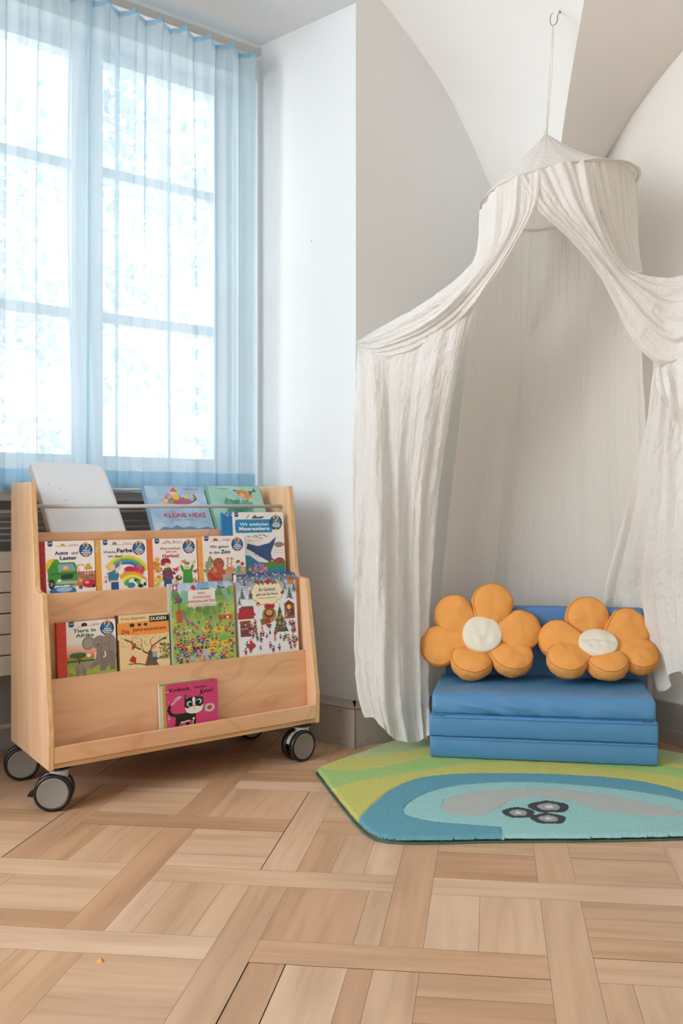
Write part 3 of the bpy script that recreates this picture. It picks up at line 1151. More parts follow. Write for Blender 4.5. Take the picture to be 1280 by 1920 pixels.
def emblem(cv, cx=0.84, cy=0.19, r=0.125):
    k = 1 / cv.asp
    cv.ell(cx, cy, r, r * k * 1.05, '#16224f')
    cv.ell(cx, cy - r * k * .15, r * .8, r * k * .75, '#1a6fae')
    cv.spots(14, (cx - r * .6, cy - r * k * .7, cx + r * .6, cy + r * k * .2), ['#2f9ad0', '#0f2f6a'], (.008, .022), 3)
    cv.arc(cx, cy - r * k * .72, r * .34, r * .24, -0.6, 3.4, '#eaa54a', r * .34 * k)
    cv.line([(cx + r * .28, cy - r * k * .5), (cx, cy - r * k * .25), (cx, cy - r * k * .12)], r * .24, '#eaa54a')
    cv.ell(cx, cy + r * k * .93, r * .17, r * k * .17, '#eaa54a')
    cv.rect(0.12, 0, 0.12, 0, '#000000')


def emblem_text(cx=0.84, cy=0.19, r=0.125, k=1.08, ext=False):
    h = r * .27
    return ('emblem_lettering', '#f2f4f6', [('Wieso?', cx - r * .5, cy - r * k * .02, r * 1.0, h, 0.03),
            ('Weshalb?', cx - r * .78, cy + r * k * .27, r * 1.55, h, 0.03), ('Warum?', cx - r * .6, cy + r * k * .56, r * 1.2, h, 0.03)])


def badge(cv, x=0.15):
    cv.rect(x, 0, x + 0.085, 0.075, '#1c3c78'); cv.ell(x + .0425, .075, .0425, .03, '#1c3c78')


def junior_cover(w, h, spinecol, seed):
    cv = Canvas(w, h, '#efe9e4', .82)
    cv.rect(0, 0, 0.105, 1, spinecol)
    cv.spots(60, (0, 0, 0.1, 1), [spinecol, '#f0c9a0'], (.003, .008), seed, 0.35)
    badge(cv); emblem(cv)
    cv.line([(0.29, .105), (0.72, .10)], .008, '#c8443c')
    return cv


BADGE = ('badge_lettering', '#f2f4f6', [('2-4', 0.165, 0.022, 0.055, 0.035, 0.02)])
JUN = ('series_lettering', '#b5413a', [('junior', 0.54, 0.055, 0.16, 0.04, 0.0)])
# --- Autos und Laster
w, h = 0.141, 0.158
cv = junior_cover(w, h, '#a8202c', 1)
cv.rect(.36, .085, .47, .105, '#c9a25c').ell(.42, .08, .04, .03, '#c9a25c')
cv.ell(.24, .50, .14, .15, '#e8c23a').ell(.26, .50, .07, .15, '#4f9a3a', .4).ell(.15, .55, .04, .1, '#e8c23a')
cv.rect(.52, .62, 1, .90, '#a56f52').rect(.72, .64, 1, .69, '#e6ddd2')
for k in range(6): cv.poly([(.73 + k * .05, .64), (.755 + k * .05, .64), (.745 + k * .05, .69), (.72 + k * .05, .69)], '#c23a30')
cv.spots(60, (.5, .66, 1, .95), ['#8a583e', '#b98462', '#6d4633'], (.01, .03), 3)
cv.poly([(.14, .56), (.2, .47), (.30, .43), (.62, .43), (.66, .50), (.67, .82), (.60, .88), (.22, .9), (.13, .8)], '#3f9138')
cv.poly([(.32, .46), (.60, .46), (.63, .60), (.33, .62)], '#7fa8b4').ell(.46, .55, .05, .05, '#e7b98f').rect(.38, .57, .56, .61, '#b8862f')
cv.rect(.2, .64, .64, .67, '#2c6f2c').poly([(.36, .68), (.6, .67), (.58, .76), (.38, .77)], '#2a3a34')
cv.rect(.28, .80, .66, .86, '#a8adac').ell(.2, .86, .055, .10, '#1d1d1f').ell(.2, .86, .025, .045, '#8d8d8d').ell(.34, .79, .035, .025, '#e7ecea')
cv.line([(.70, .62), (.68, .50), (.76, .48), (.82, .52)], .02, '#d9a13c').rect(.80, .53, .95, .60, '#dba53e').rect(.84, .47, .91, .55, '#caa14c')
cv.ell(.89, .88, .13, .08, '#c21f2c').ell(.84, .85, .04, .03, '#e7a0a0').ell(.96, .93, .035, .035, '#222222')
cv.ell(.72, .80, .035, .035, '#e8a070').rect(.68, .83, .76, .96, '#df6a2c').rect(.69, .9, .75, .98, '#2b5a9a')
cv.ell(.40, 1.0, .24, .09, '#2d6fae').ell(.42, .97, .14, .05, '#9cc0d8')
book('board book with a green cement lorry and dark red spine, in the middle row', tiermat(*T3, .016, .239 - h), w, h, .013, cv,
     [('title_lettering', '#1d2350', [('Autos', .27, .20, .24, .075, .03), ('und', .57, .212, .12, .06, .015), ('Laster', .36, .30, .31, .08, .03)]), emblem_text(), BADGE, JUN], '#a8202c', group=None)
# --- Welche Farbe ist das?
w = 0.142
cv = junior_cover(w, h, '#e3a238', 2)
cv.spots(16, (0, 0, .1, .25), ['#d9c9a8', '#c9b48c'], (.01, .03), 9, .6)
cv.ell(.37, .075, .04, .035, '#d8483c').ell(.385, .085, .025, .025, '#3c8ac8').ell(.36, .09, .02, .02, '#5aa84a')
for k, c in enumerate(('#e9d24a', '#d9cf3c', '#74b046', '#3f8fbf', '#3b6fb0')):
    cv.arc(.58, .78, .46 - k * .04, .045, .35, 2.6, c, .44 - k * .038)
cv.arc(.58, .78, .47, .02, .6, 2.9, '#efe9e4', .46, .5)
cv.poly([(.52, .62), (.6, .56), (.86, .60), (.93, .68), (.88, .74), (.62, .70)], '#c4264a').spots(26, (.52, .57, .92, .73), ['#c4264a', '#d8506a'], (.02, .05), 5)
cv.arc(.66, .98, .30, .09, .4, 2.2, '#e8a33a', .26).arc(.68, 1.02, .24, .08, .4, 2.3, '#ece04c', .24).arc(.7, 1.05, .18, .09, .4, 2.4, '#4ba64c', .2)
cv.ell(.28, .56, .085, .085, '#ecc063').ell(.31, .58, .055, .055, '#f0c6a0').poly([(.20, .68), (.38, .63), (.44, .72), (.40, .86), (.24, .88)], '#2f7a96')
cv.line([(.38, .68), (.46, .56), (.48, .46)], .035, '#f0c6a0').line([(.47, .50), (.50, .38)], .012, '#6a5a3a').line([(.21, .72), (.19, .84)], .04, '#f0c6a0')
cv.rect(.27, .86, .42, 1, '#2c4f8c').rect(.26, .84, .42, .88, '#e3c7a8')
cv.ell(.18, .86, .02, .03, '#c8303c').spots(6, (.14, .66, .18, .9), ['#d88aa0'], (.01, .015), 3)
cv.ell(.69, .88, .075, .06, '#f1ede6').ell(.75, .86, .03, .03, '#26262a').ell(.66, .96, .08, .06, '#338a92').ell(.9, .9, .055, .06, '#f1ede6').ell(.93, .95, .03, .04, '#26262a').ell(.84, .98, .05, .04, '#26262a')
book('board book with a child painting a rainbow and yellow spine, in the middle row', tiermat(*T3, .159, .239 - h), w, h, .013, cv,
     [('title_lettering', '#1d2350', [('Welche', .15, .225, .24, .05, .01), ('Farbe', .41, .18, .30, .09, .035), ('ist das?', .24, .31, .27, .055, .015)]), emblem_text(), BADGE, JUN], '#e3a238')
# --- Was machen wir im Herbst?
w = 0.145
cv = junior_cover(w, h, '#e8702f', 3)
cv.line([(.33, .1), (.4, .05), (.46, .1)], .02, '#c9863a').ell(.53, .06, .012, .02, '#333333')
cv.ell(.16, .58, .07, .12, '#dca24a').ell(.18, .45, .05, .06, '#e2b060').spots(40, (.11, .5, .25, .9), ['#cf8f3c', '#e8bd6a', '#b97a34'], (.02, .04), 4)
cv.ell(.35, .50, .10, .085, '#9a2238').line([(.27, .56), (.43, .53)], .04, '#b33048').ell(.38, .58, .055, .055, '#f0c6a0').poly([(.30, .64), (.44, .62), (.46, .67), (.32, .70)], '#2f7a5a')
cv.poly([(.28, .68), (.46, .66), (.50, .88), (.28, .90)], '#7a3048').spots(20, (.29, .69, .48, .88), ['#93405a', '#3f6a6a'], (.01, .02), 6).line([(.45, .72), (.52, .76)], .05, '#7a3048').rect(.30, .88, .46, 1, '#2c4f9a')
def leaf(cx, cy, r, c):
    for k in range(5):
        a = -.5 + k * .9
        cv.ell(cx + math.cos(a) * r * .5, cy + math.sin(a) * r * .5, r * .62, r * .24, c, a)
leaf(.55, .66, .07, '#c23a2c'); leaf(.72, .50, .055, '#d8603a'); leaf(.92, .52, .05, '#e3a060'); leaf(.95, .72, .06, '#b8483a'); leaf(.84, .78, .04, '#e8b03a'); leaf(.92, .9, .05, '#e08a3a'); leaf(.55, .92, .05, '#e0a83a'); leaf(.2, .88, .08, '#e3cf4a'); leaf(.16, .97, .07, '#c9c23a'); leaf(.95, .95, .04, '#c8402c')
cv.line([(.70, .68), (.64, .55)], .04, '#f0c6a0').line([(.88, .66), (.91, .54)], .04, '#f0c6a0').line([(.70, .70), (.67, .62)], .06, '#3d9a3a').line([(.86, .70), (.90, .62)], .06, '#3d9a3a')
cv.poly([(.70, .68), (.88, .68), (.90, 1), (.68, 1)], '#3d9a3a').ell(.78, .62, .06, .065, '#f0c6a0').ell(.79, .55, .06, .03, '#4f9a46').line([(.74, .64), (.8, .65)], .01, '#b8402c')
cv.ell(.6, .86, .07, .06, '#5a4030').ell(.62, .84, .03, .03, '#d8c09a')
book('board book with two children and red autumn leaves, orange spine, in the middle row', tiermat(*T3, .303, .239 - h), w, h, .013, cv,
     [('title_lettering', '#b5282c', [('Was machen', .24, .185, .42, .055, .012), ('wir im', .36, .26, .22, .05, .012), ('Herbst?', .29, .335, .34, .08, .03)]), emblem_text(), BADGE, JUN], '#e8702f')
# --- Wir gehen in den Zoo
w = 0.151
cv = junior_cover(w, .165, '#efa04a', 4)
cv.spots(14, (0, 0, .1, 1), ['#f6e3c8'], (.003, .008), 8, .8)
cv.ell(.38, .075, .05, .028, '#b5533a').rect(.34, .08, .36, .105, '#b5533a').rect(.41, .08, .43, .105, '#b5533a')
cv.spots(40, (.13, .5, .4, .8), ['#5a9a42', '#7ab050', '#4a8238'], (.02, .04), 5).line([(.25, .46), (.19, .62), (.18, .8), (.22, 1)], .06, '#9a9286')
cv.ell(.42, .60, .12, .13, '#b8482a').ell(.38, .84, .20, .18, '#c4552e').ell(.44, .60, .06, .075, '#8a6a5a').ell(.42, .57, .015, .012, '#201814').ell(.47, .57, .015, .012, '#201814').ell(.32, .73, .07, .07, '#c9704a').ell(.33, .74, .035, .035, '#d9a080')
cv.line([(.22, .8), (.32, .92), (.46, .9)], .06, '#a83f24').spots(40, (.22, .7, .55, 1), ['#a83f24', '#cf6438'], (.01, .03), 7, .6)
for x in (.62, .70): cv.line([(x, .50), (x - .01, .66), (x, .76)], .03, '#d0955a'); cv.ell(x, .49, .035, .02, '#d0955a')
cv.ell(.67, .74, .12, .06, '#cf9458').spots(26, (.57, .5, .78, .8), ['#a8683a'], (.008, .014), 9)
cv.rect(.56, .80, 1, .83, '#b59a72').rect(.5, .83, 1, 1, '#b7b09a').spots(20, (.78, .7, 1, .8), ['#6fa052'], (.02, .04), 5)
cv.ell(.84, .58, .045, .045, '#6a3a26').ell(.85, .61, .03, .03, '#f0c6a0').poly([(.80, .66), (.9, .66), (.9, .80), (.79, .80)], '#5aa0a0').ell(.93, .62, .04, .04, '#b8322c').poly([(.89, .68), (.98, .68), (.98, .80), (.89, .80)], '#e3a070')
cv.ell(.72, .86, .035, .035, '#4a2a1c').rect(.69, .89, .76, .98, '#b02a34').rect(.82, .86, .9, .97, '#7aa8b0')
book('board book with a red-brown ape and two giraffes, light orange spine, in the middle row', tiermat(*T3, .451, .243 - .165), w, .165, .010, cv,
     [('title_lettering', '#1d2350', [('Wir gehen', .25, .20, .40, .075, .015), ('in den', .24, .325, .22, .055, .015), ('Zoo', .48, .30, .20, .085, .035)]), emblem_text(), BADGE, JUN], '#efa04a')
# --- Wir entdecken Meerestiere
w, h = .205, .235
cv = Canvas(w, h, '#ece8e4', .80)
cv.rect(0, 0, .155, 1, '#1577b4').spots(14, (0, 0, .15, .05), ['#ece8e4'], (.004, .01), 4, .8)
cv.rect(.19, 0, .25, .055, '#1c3c78').ell(.22, .055, .03, .02, '#1c3c78')
cv.poly([(.46, .10), (.52, .04), (.55, .075), (.68, .065), (.64, .10)], '#4a5560').line([(.38, .10), (.42, .05)], .012, '#6a7580')
cv.rect(.21, .115, .80, .33, '#1f87bf').ell(.21, .22, .02, .1, '#1f87bf').ell(.8, .2, .03, .09, '#1f87bf')
for x, y in ((.50, .37), (.56, .36), (.62, .36), (.66, .38), (.47, .39), (.53, .40), (.58, .41), (.38, .38)):
    cv.line([(x, y), (x + .05, y + .015)], .010, '#4a5048')
for y in (.43, .445, .46): cv.line([(.40, y), (.62, y)], .004, '#b9b4ae')
cv.poly([(.86, .40), (.74, .50), (.55, .545), (.38, .50), (.36, .58), (.50, .66), (.62, .74), (.72, .80), (.78, .78), (.76, .66), (.82, .52)], '#2a4a7a')
cv.spots(60, (.5, .54, .74, .72), ['#2a4a7a', '#35598a', '#20406c'], (.01, .02), 5).poly([(.38, .60), (.50, .68), (.66, .77), (.60, .76), (.38, .66)], '#dfe9ee')
cv.ell(.90, .53, .08, .045, '#8c8074').poly([(.96, .53), (1.0, .50), (1.0, .56)], '#8c8074')
for y in (.62, .64, .66, .68): cv.line([(.82, y), (.98, y)], .004, '#b9b4ae')
cv.poly([(.3, .68), (.42, .70), (.55, .80), (.72, .82), (.8, .80), (1, .83), (1, 1), (.3, 1)], '#2b86a8').poly([(.62, .84), (.8, .79), (1, .80), (1, .9), (.6, .92)], '#4a8a3c')
cv.spots(50, (.4, .84, .7, .98), ['#d87a9a', '#e3a0b4', '#e8c070', '#8a5aa0'], (.01, .03), 6).ell(.9, .79, .08, .05, '#9a4438').line([(.72, .82), (.78, .76), (.83, .8)], .025, '#9a4438')
emblem(cv, .87, .17, .105)
book('large board book with a blue ray and a blue title box, behind the ape book', tiermat(*T3b, .541, .311 - h), w, h, .013, cv,
     [('title_lettering', '#f2f4f6', [('Wir entdecken', .27, .165, .47, .052, .015), ('Meerestiere', .255, .235, .50, .055, .03)]), emblem_text(.87, .17, .105, .87), ('badge_lettering', '#f2f4f6', [('4-7', .20, .018, .04, .025, .02)])], '#1577b4')
# --- Tiere in Afrika
w, h = .151, .162
cv = Canvas(w, h, '#efe9e4', .83)
cv.grad(.42, .70, '#efe3c8', '#e0603a').grad(.70, 1, '#8a9a4a', '#a8b84a')
cv.rect(0, 0, .155, 1, '#d1452f').spots(70, (0, 0, .15, 1), ['#d1452f', '#e8937a'], (.003, .008), 6, .5)
badge(cv, .2); emblem(cv, .85, .17, .12)
cv.line([(.34, .105), (.72, .09)], .008, '#c8443c').ell(.46, .07, .05, .035, '#2a2522').rect(.42, .07, .44, .105, '#2a2522').rect(.48, .07, .50, .105, '#2a2522')
cv.ell(.52, .66, .035, .035, '#f6e6cf').ell(.34, .645, .14, .055, '#3a6a34').spots(20, (.24, .6, .46, .68), ['#2f5a2c', '#4a7a3a'], (.01, .03), 3).line([(.34, .68), (.36, .80)], .03, '#6a3a2c').line([(.42, .66), (.36, .76)], .015, '#6a3a2c')
cv.rect(.155, .735, 1, .77, '#3d5a30').ell(.95, .70, .08, .03, '#3a6a34')
g = '#8f8378'
cv.ell(.52, .43, .11, .13, g, .2).ell(.88, .45, .12, .17, g, -.1).ell(.52, .43, .08, .10, '#a3978a', .2).ell(.72, .44, .13, .14, g).poly([(.74, .34), (.92, .32), (1.0, .42), (.98, .9), (.72, .92)], g)
cv.line([(.70, .50), (.70, .70), (.66, .82), (.58, .86)], .085, '#857a6f').poly([(.72, .62), (.96, .60), (.98, .98), (.88, .98), (.86, .82), (.80, .98), (.70, .98)], '#7f7469')
cv.line([(.64, .62), (.62, .74)], .018, '#f3efe6').line([(.80, .62), (.81, .70), (.77, .72)], .018, '#f3efe6').ell(.68, .47, .012, .012, '#2a2522').ell(.79, .47, .012, .012, '#2a2522').line([(.75, .40), (.74, .60)], .008, '#6a6058').line([(.86, .4), (.88, .62)], .01, '#6a6058')
cv.ell(.38, .90, .11, .10, '#958a7f').ell(.50, .84, .06, .07, '#9c9186').line([(.53, .88), (.56, .92)], .03, '#8f8378').line([(.33, .92), (.32, 1.02)], .05, '#857a6f').line([(.43, .92), (.44, 1.02)], .05, '#857a6f')
cv.spots(40, (.16, .78, .3, 1), ['#8aa04a', '#6a8a3c', '#c9c06a'], (.01, .02), 8, .6)
book('board book with grey elephants at sunset and a red spine, lower row', tiermat(*T2, .043, .2535 - h), w, h, .013, cv,
     [('title_lettering', '#2c6a34', [('Tiere in', .27, .145, .38, .07, .025), ('Afrika', .31, .235, .31, .07, .025)]), emblem_text(.85, .17, .12), ('badge_lettering', '#f2f4f6', [('2-4', .215, .022, .055, .035, .02)]), ('series_lettering', '#b5413a', [('junior', .58, .05, .16, .04, 0)])], '#b83a28')
# --- Die Jahreszeiten
w, h = .143, .165
cv = Canvas(w, h, '#ecd09a', .855)
cv.rect(0, 0, .03, 1, '#7a4a3c').rect(0, .14, 1, .40, '#ee9c48').poly([(0, .36), (.4, .40), (.7, .43), (1, .38), (1, .46), (0, .46)], '#ecd09a').rect(.62, .05, 1, .165, '#17130f')
for x in (.28, .42, .54): cv.ell(x, .20, .05 if x < .3 else .035, .035 if x < .3 else .027, '#33241a')
br = '#6a5138'
cv.poly([(.50, .98), (.56, .80), (.58, .70), (.64, .70), (.68, .82), (.78, 1)], br).line([(.62, .78), (.50, .72), (.42, .66), (.30, .60), (.26, .52), (.14, .46)], .03, br).line([(.60, .74), (.66, .62), (.80, .54), (.92, .48)], .028, br).line([(.50, .72), (.44, .58), (.46, .50)], .012, br).line([(.64, .64), (.62, .52), (.68, .46)], .012, br).line([(.68, .88), (.84, .86), (.98, .82)], .02, br).line([(.2, .92), (.4, .93), (.56, .98)], .02, br)
for p in ([(.14, .46), (.06, .42)], [(.26, .52), (.28, .44), (.38, .46)], [(.46, .5), (.40, .42)], [(.68, .46), (.74, .40)], [(.80, .54), (.82, .44)], [(.92, .48), (.98, .44)]): cv.line(p, .007, br)
cv.spots(60, (.05, .42, .6, .62), ['#a8763c', '#c99a50', '#7a6a3a'], (.006, .012), 3).spots(90, (.80, .58, 1, .88), ['#6a7a38', '#8a8f48', '#4a5a2c'], (.01, .024), 4)
cv.ell(.30, .60, .03, .07, '#a8452c', .6).poly([(.20, .86), (.27, .76), (.34, .82), (.33, .93)], '#b8322c').ell(.90, .50, .05, .02, '#4a5a34').ell(.44, .70, .03, .02, '#e6ded0')
cv.ell(.70, .66, .045, .045, '#e08a4a').ell(.71, .68, .03, .03, '#f0c6a0').rect(.66, .73, .75, .84, '#7aa0a8').rect(.67, .84, .75, .90, '#2c4f8c').line([(.66, .76), (.75, .76)], .01, '#e6ecea').line([(.66, .80), (.75, .80)], .01, '#e6ecea')
book('worn orange and cream board book with a bare tree, lower row', tiermat(*T2, .198, .260 - h), w, h, .014, cv,
     [('title_lettering', '#b5301f', [('Die', .08, .275, .15, .08, .02), ('Jahreszeiten', .28, .255, .66, .085, .02)]), ('publisher_lettering', '#f4f2ee', [('DUDEN', .645, .075, .30, .065, .02)]), ('series_lettering', '#8a5a34', [('Erstes Begreifen', .08, .05, .46, .055, 0)])], '#4a2e22', corner=.008)
# --- Mein Schweizer Kindergarten
w, h = .195, .236
cv = Canvas(w, h, '#9ab85a', .93)
cv.grad(0, .16, '#5f9ad0', '#c9dfe6').spots(14, (0, 0, 1, .12), ['#dfeaf0', '#7fb0dc'], (.04, .10), 2, .5)
cv.spots(60, (0, .13, 1, .27), ['#5a9048', '#7aa858', '#8ab8a0'], (.04, .09), 3, .9).rect(0, .26, 1, 1, '#9cbc5e').spots(120, (0, .25, 1, 1), ['#8ab050', '#b0c86a', '#7aa24a', '#c9cf7a'], (.02, .07), 4, .5)
cv.spots(30, (.1, .28, .8, .42), ['#5a8a40', '#6f9c4c'], (.03, .06), 5, .6)
cv.poly([(.4, .84), (.56, .86), (.66, .98), (.68, 1), (.32, 1)], '#b9bab4').line([(.14, .62), (.3, .60)], .03, '#c9ccc4').spots(30, (.05, .82, .45, .98), ['#bdbeb8', '#a8aaa4'], (.02, .04), 5, .5)
cv.rect(.05, .02, .12, .09, '#c02a34').line([(.085, .03), (.085, .08)], .014, '#f4f4f4').line([(.062, .055), (.108, .055)], .014, '#f4f4f4')
cv.ell(.36, .07, .035, .038, '#c8303c').line([(.36, .11), (.36, .13)], .008, '#8a4a2c').line([(.74, .06), (.80, .09), (.85, .08)], .02, '#6a4a3c')
cv.line([(.12, .14), (.14, .34)], .012, '#3a4a5a').line([(.14, .22), (.08, .25)], .02, '#3a5a6a').ell(.11, .2, .03, .03, '#a83a4a').ell(.16, .22, .03, .03, '#3a5a9a')
cv.rect(.09, .38, .18, .50, '#b0603a').poly([(.07, .38), (.13, .33), (.20, .38)], '#c4482c').line([(.18, .42), (.38, .56)], .03, '#c25a96').line([(.46, .34), (.46, .46)], .008, '#8a5a3a').line([(.46, .34), (.68, .34), (.68, .47)], .008, '#8a5a3a').line([(.57, .34), (.57, .44)], .004, '#6a4a3a')
cv.rect(.74, .44, .95, .50, '#d8483c').poly([(.76, .44), (.85, .38), (.95, .44)], '#e3c23a').rect(.78, .46, .82, .49, '#f0e0a0').rect(.86, .46, .9, .49, '#f0e0a0')
for x, y in ((.55, .60), (.74, .62), (.62, .88), (.84, .80), (.66, .80), (.33, .82)): cv.ell(x, y, .08, .035, '#e6cc3c').ell(x, y, .04, .02, '#d8803a')
cv.figures(60, (.05, .44, .97, .70), 3, .024).figures(60, (.05, .70, .97, .97), 4, .034).figures(12, (.55, .26, .97, .42), 6, .015)
for x in (.16, .40, .46, .34): cv.ell(x, .83, .02, .017, '#33333a').ell(x + .06, .835, .02, .017, '#33333a').line([(x, .81), (x + .06, .82)], .01, '#b8322c')
cv.rect(.28, .10, .70, .31, '#f1eee6', .95).spots(20, (.27, .09, .71, .32), ['#f1eee6'], (.02, .03), 8, .5)
cv.rect(0, 0, .025, 1, '#b9c8b4')
book('tall busy picture board book of a kindergarten playground, lower row', tiermat(*T2, .346, .336 - h), w, h, .016, cv,
     [('title_lettering', '#c0392f', [('MEIN', .43, .125, .11, .030, .0), ('SCHWEIZER', .35, .175, .28, .032, .0), ('KINDERGARTEN', .285, .225, .40, .036, .01), ('DAS GROSSE WIMMELBUCH', .30, .28, .38, .018, .0)])], '#a8b8a0', corner=.008)
# --- Ein Geschenk geht auf die Reise
w, h = .198, .248
cv = Canvas(w, h, '#e9eaf0', .935)
cv.grad(0, .30, '#2a4a80', '#dfe5ee').spots(90, (0, 0, 1, .35), ['#f2f4f8', '#c8d4e4'], (.006, .02), 2, .7)
def fir(x, y, s, c='#2c5048'):
    for k in range(4):
        yy = y + k * s * .28; ww = s * (.22 + k * .14)
        cv.poly([(x, yy - s * .25), (x + ww, yy + s * .22), (x - ww, yy + s * .22)], c)
        cv.line([(x - ww * .8, yy + s * .2), (x, yy + s * .06)], .010, '#eef2f6'); cv.line([(x, yy + s * .1), (x + ww * .7, yy + s * .2)], .008, '#dfe7f0')
for x, y, s in ((.12, .05, .10), (.30, .03, .10), (.44, .02, .07), (.56, .04, .11), (.74, .03, .09), (.90, .04, .08), (.08, .20, .11), (.22, .22, .10), (.88, .22, .12), (.96, .15, .1), (.03, .3, .08), (.80, .14, .08)): fir(x, y, s)
cv.rect(.86, .10, .97, .16, '#c98a4a').poly([(.84, .10), (.92, .05), (1, .10)], '#a8622f')
cv.rect(.02, .42, .26, .56, '#8a3a34').poly([(.0, .48), (.10, .42), (.24, .45), (.30, .52), (0, .56)], '#b8262f').rect(.05, .40, .25, .44, '#7a4a34').rect(.03, .58, .2, .78, '#7a4434').ell(.1, .6, .08, .02, '#a8522f')
cv.poly([(.74, .42), (.86, .33), (.99, .42)], '#e9edf2').poly([(.76, .42), (.86, .36), (.97, .42)], '#7a3434').rect(.78, .42, .96, .60, '#8a5a38').ell(.86, .45, .03, .03, '#f0cf70').rect(.82, .48, .94, .56, '#5a3424')
cv.ell(.52, .53, .12, .10, '#b5803f').ell(.52, .51, .085, .06, '#6a4526').ell(.52, .50, .055, .035, '#c9a25c').ell(.49, .42, .05, .035, '#b8262f').ell(.57, .42, .05, .035, '#b8262f').ell(.53, .42, .02, .02, '#8a1a24')
cv.poly([(.70, .42), (.74, .52), (.72, .52), (.78, .62), (.75, .62), (.84, .76), (.58, .76), (.64, .62), (.61, .62), (.67, .52), (.655, .52)], '#27603a').spots(50, (.64, .5, .78, .75), ['#d8c04a', '#b8322c', '#3d7a4a'], (.006, .012), 5).ell(.70, .41, .018, .015, '#ecc94a')
cv.poly([(.36, .58), (.44, .56), (.46, .64), (.38, .66)], '#7a6a3a').poly([(.44, .58), (.52, .56), (.54, .66), (.46, .67)], '#b8262f')
cv.figures(10, (.05, .60, .32, .74), 3, .034, ('#b8262f', '#2f4f7a', '#7a3a5a', '#8a5a34')).figures(58, (.08, .64, .98, .96), 5, .032, ('#b8262f', '#2f4f7a', '#7a3a5a', '#3d6a5a', '#c98a3a')).figures(6, (.80, .5, .96, .58), 7, .02)
cv.ell(.2, .90, .07, .035, '#8a4a2c').ell(.2, .885, .05, .02, '#b8322c')
for x, y, rx, ry in ((.5, .24, .26, .12), (.34, .20, .08, .07), (.66, .20, .08, .07), (.32, .28, .07, .06), (.68, .28, .07, .06), (.42, .34, .1, .05), (.56, .35, .10, .04)): cv.ell(x, y, rx + .012, ry + .01, '#c9a25c')
for x, y, rx, ry in ((.5, .24, .26, .12), (.34, .20, .08, .07), (.66, .20, .08, .07), (.32, .28, .07, .06), (.68, .28, .07, .06), (.42, .34, .1, .05), (.56, .35, .10, .04)): cv.ell(x, y, rx, ry, '#f0e6c8')
cv.spots(20, (.34, .10, .66, .13), ['#3d6a3a', '#b8322c', '#6a4a2c'], (.015, .025), 4).ell(.52, .11, .035, .035, '#b8262f').ell(.34, .39, .03, .03, '#b8262f').ell(.34, .405, .02, .02, '#f0c6a0')
for x, y in ((.22, .27), (.76, .25)): cv.spots(8, (x - .02, y - .02, x + .02, y + .02), ['#6a4a2c', '#a8322c', '#3d6a3a'], (.01, .02), 5)
book('tall board book of a snowy winter market, lower row at the right end', tiermat(*T2, .551, .351 - h), w, h, .016, cv,
     [('title_lettering', '#3a2c22', [('Ein Geschenk', .36, .185, .28, .038, .01), ('geht auf die Reise', .31, .25, .37, .038, .01), ('Mein Weihnachtswimmelbuch', .35, .305, .30, .014, 0)])], '#d8d2c4', corner=.010)
# --- Kuckuck, kleine Katze!
w, h = .152, .150
cv = Canvas(w, h, '#cf3f72', .77)
cv.spots(70, (0, 0, .06, 1), ['#e59ab4', '#cf3f72', '#dcd0c8'], (.004, .012), 4, .6).spots(4, (0, .7, .08, .8), ['#f0e6e6'], (.006, .012), 2)
k_ = '#17110f'
cv.line([(.07, .52), (.05, .60), (.09, .70), (.20, .745), (.34, .745)], .055, k_).poly([(.18, .72), (.36, .70), (.56, .74), (.56, .80), (.55, 1.0), (.50, 1.0), (.49, .90), (.44, .90), (.42, 1.0), (.37, 1.0), (.36, .90), (.26, .93), (.22, 1.0), (.16, 1.0)], k_)
cv.line([(.27, .915), (.44, .895)], .02, '#e9e2da').ell(.515, .86, .02, .025, '#f1ece6').line([(.505, .87), (.495, .99)], .012, '#e9e2da')
cv.poly([(.35, .46), (.365, .28), (.46, .38)], k_).poly([(.63, .36), (.70, .24), (.715, .46)], k_).poly([(.385, .39), (.39, .32), (.43, .37)], '#d97a90').poly([(.655, .36), (.69, .30), (.70, .39)], '#d97a90')
cv.ell(.53, .52, .185, .17, k_).poly([(.345, .58), (.42, .62), (.53, .58), (.64, .61), (.715, .55), (.68, .68), (.58, .745), (.48, .745), (.39, .68)], '#ece3d6').ell(.53, .66, .155, .085, '#ece3d6')
cv.ell(.53, .43, .030, .07, '#ece3d6').poly([(.515, .44), (.545, .44), (.56, .60), (.50, .60)], '#ece3d6')
cv.ell(.445, .51, .055, .06, '#b9dbd8').ell(.46, .52, .042, .045, k_).ell(.625, .48, .055, .06, '#b9dbd8').ell(.61, .49, .042, .045, k_).ell(.53, .575, .022, .020, '#d9607a').arc(.53, .62, .022, .008, 3.3, 6.1, '#4a2a2a')
cv.line([(.12, .47), (.18, .40), (.24, .36)], .035, '#a9bfc0').ell(.25, .33, .035, .03, '#b9cfd0').ell(.255, .33, .010, .010, k_).poly([(.28, .31), (.31, .33), (.28, .345)], '#c9bfa0').ell(.19, .36, .04, .025, '#d98aa4', -.7)
cv.ell(.83, .66, .095, .10, '#a5c9c0').spots(20, (.74, .57, .92, .75), ['#bcd9cf', '#93b8b0'], (.01, .02), 3, .4).ell(.83, .66, .05, .052, '#e0242c')
cv.rect(.855, .0, .92, .07, '#b02038').rect(.868, .012, .907, .055, '#cf3f72')
MxK = tiermat(*T1, .311, .1505 - h) @ Matrix.Rotation(0.0, 4, 'Y')
book('pink board book with a black and white cat, standing alone in the bottom tray', MxK, w, h, .006, cv,
     [('title_lettering', '#17110f', [('Kuckuck,', .07, .10, .40, .105, .02), ('kleine', .55, .105, .22, .07, .0), ('Katze!', .66, .20, .25, .10, .01)])], '#b8a03c', corner=.005)
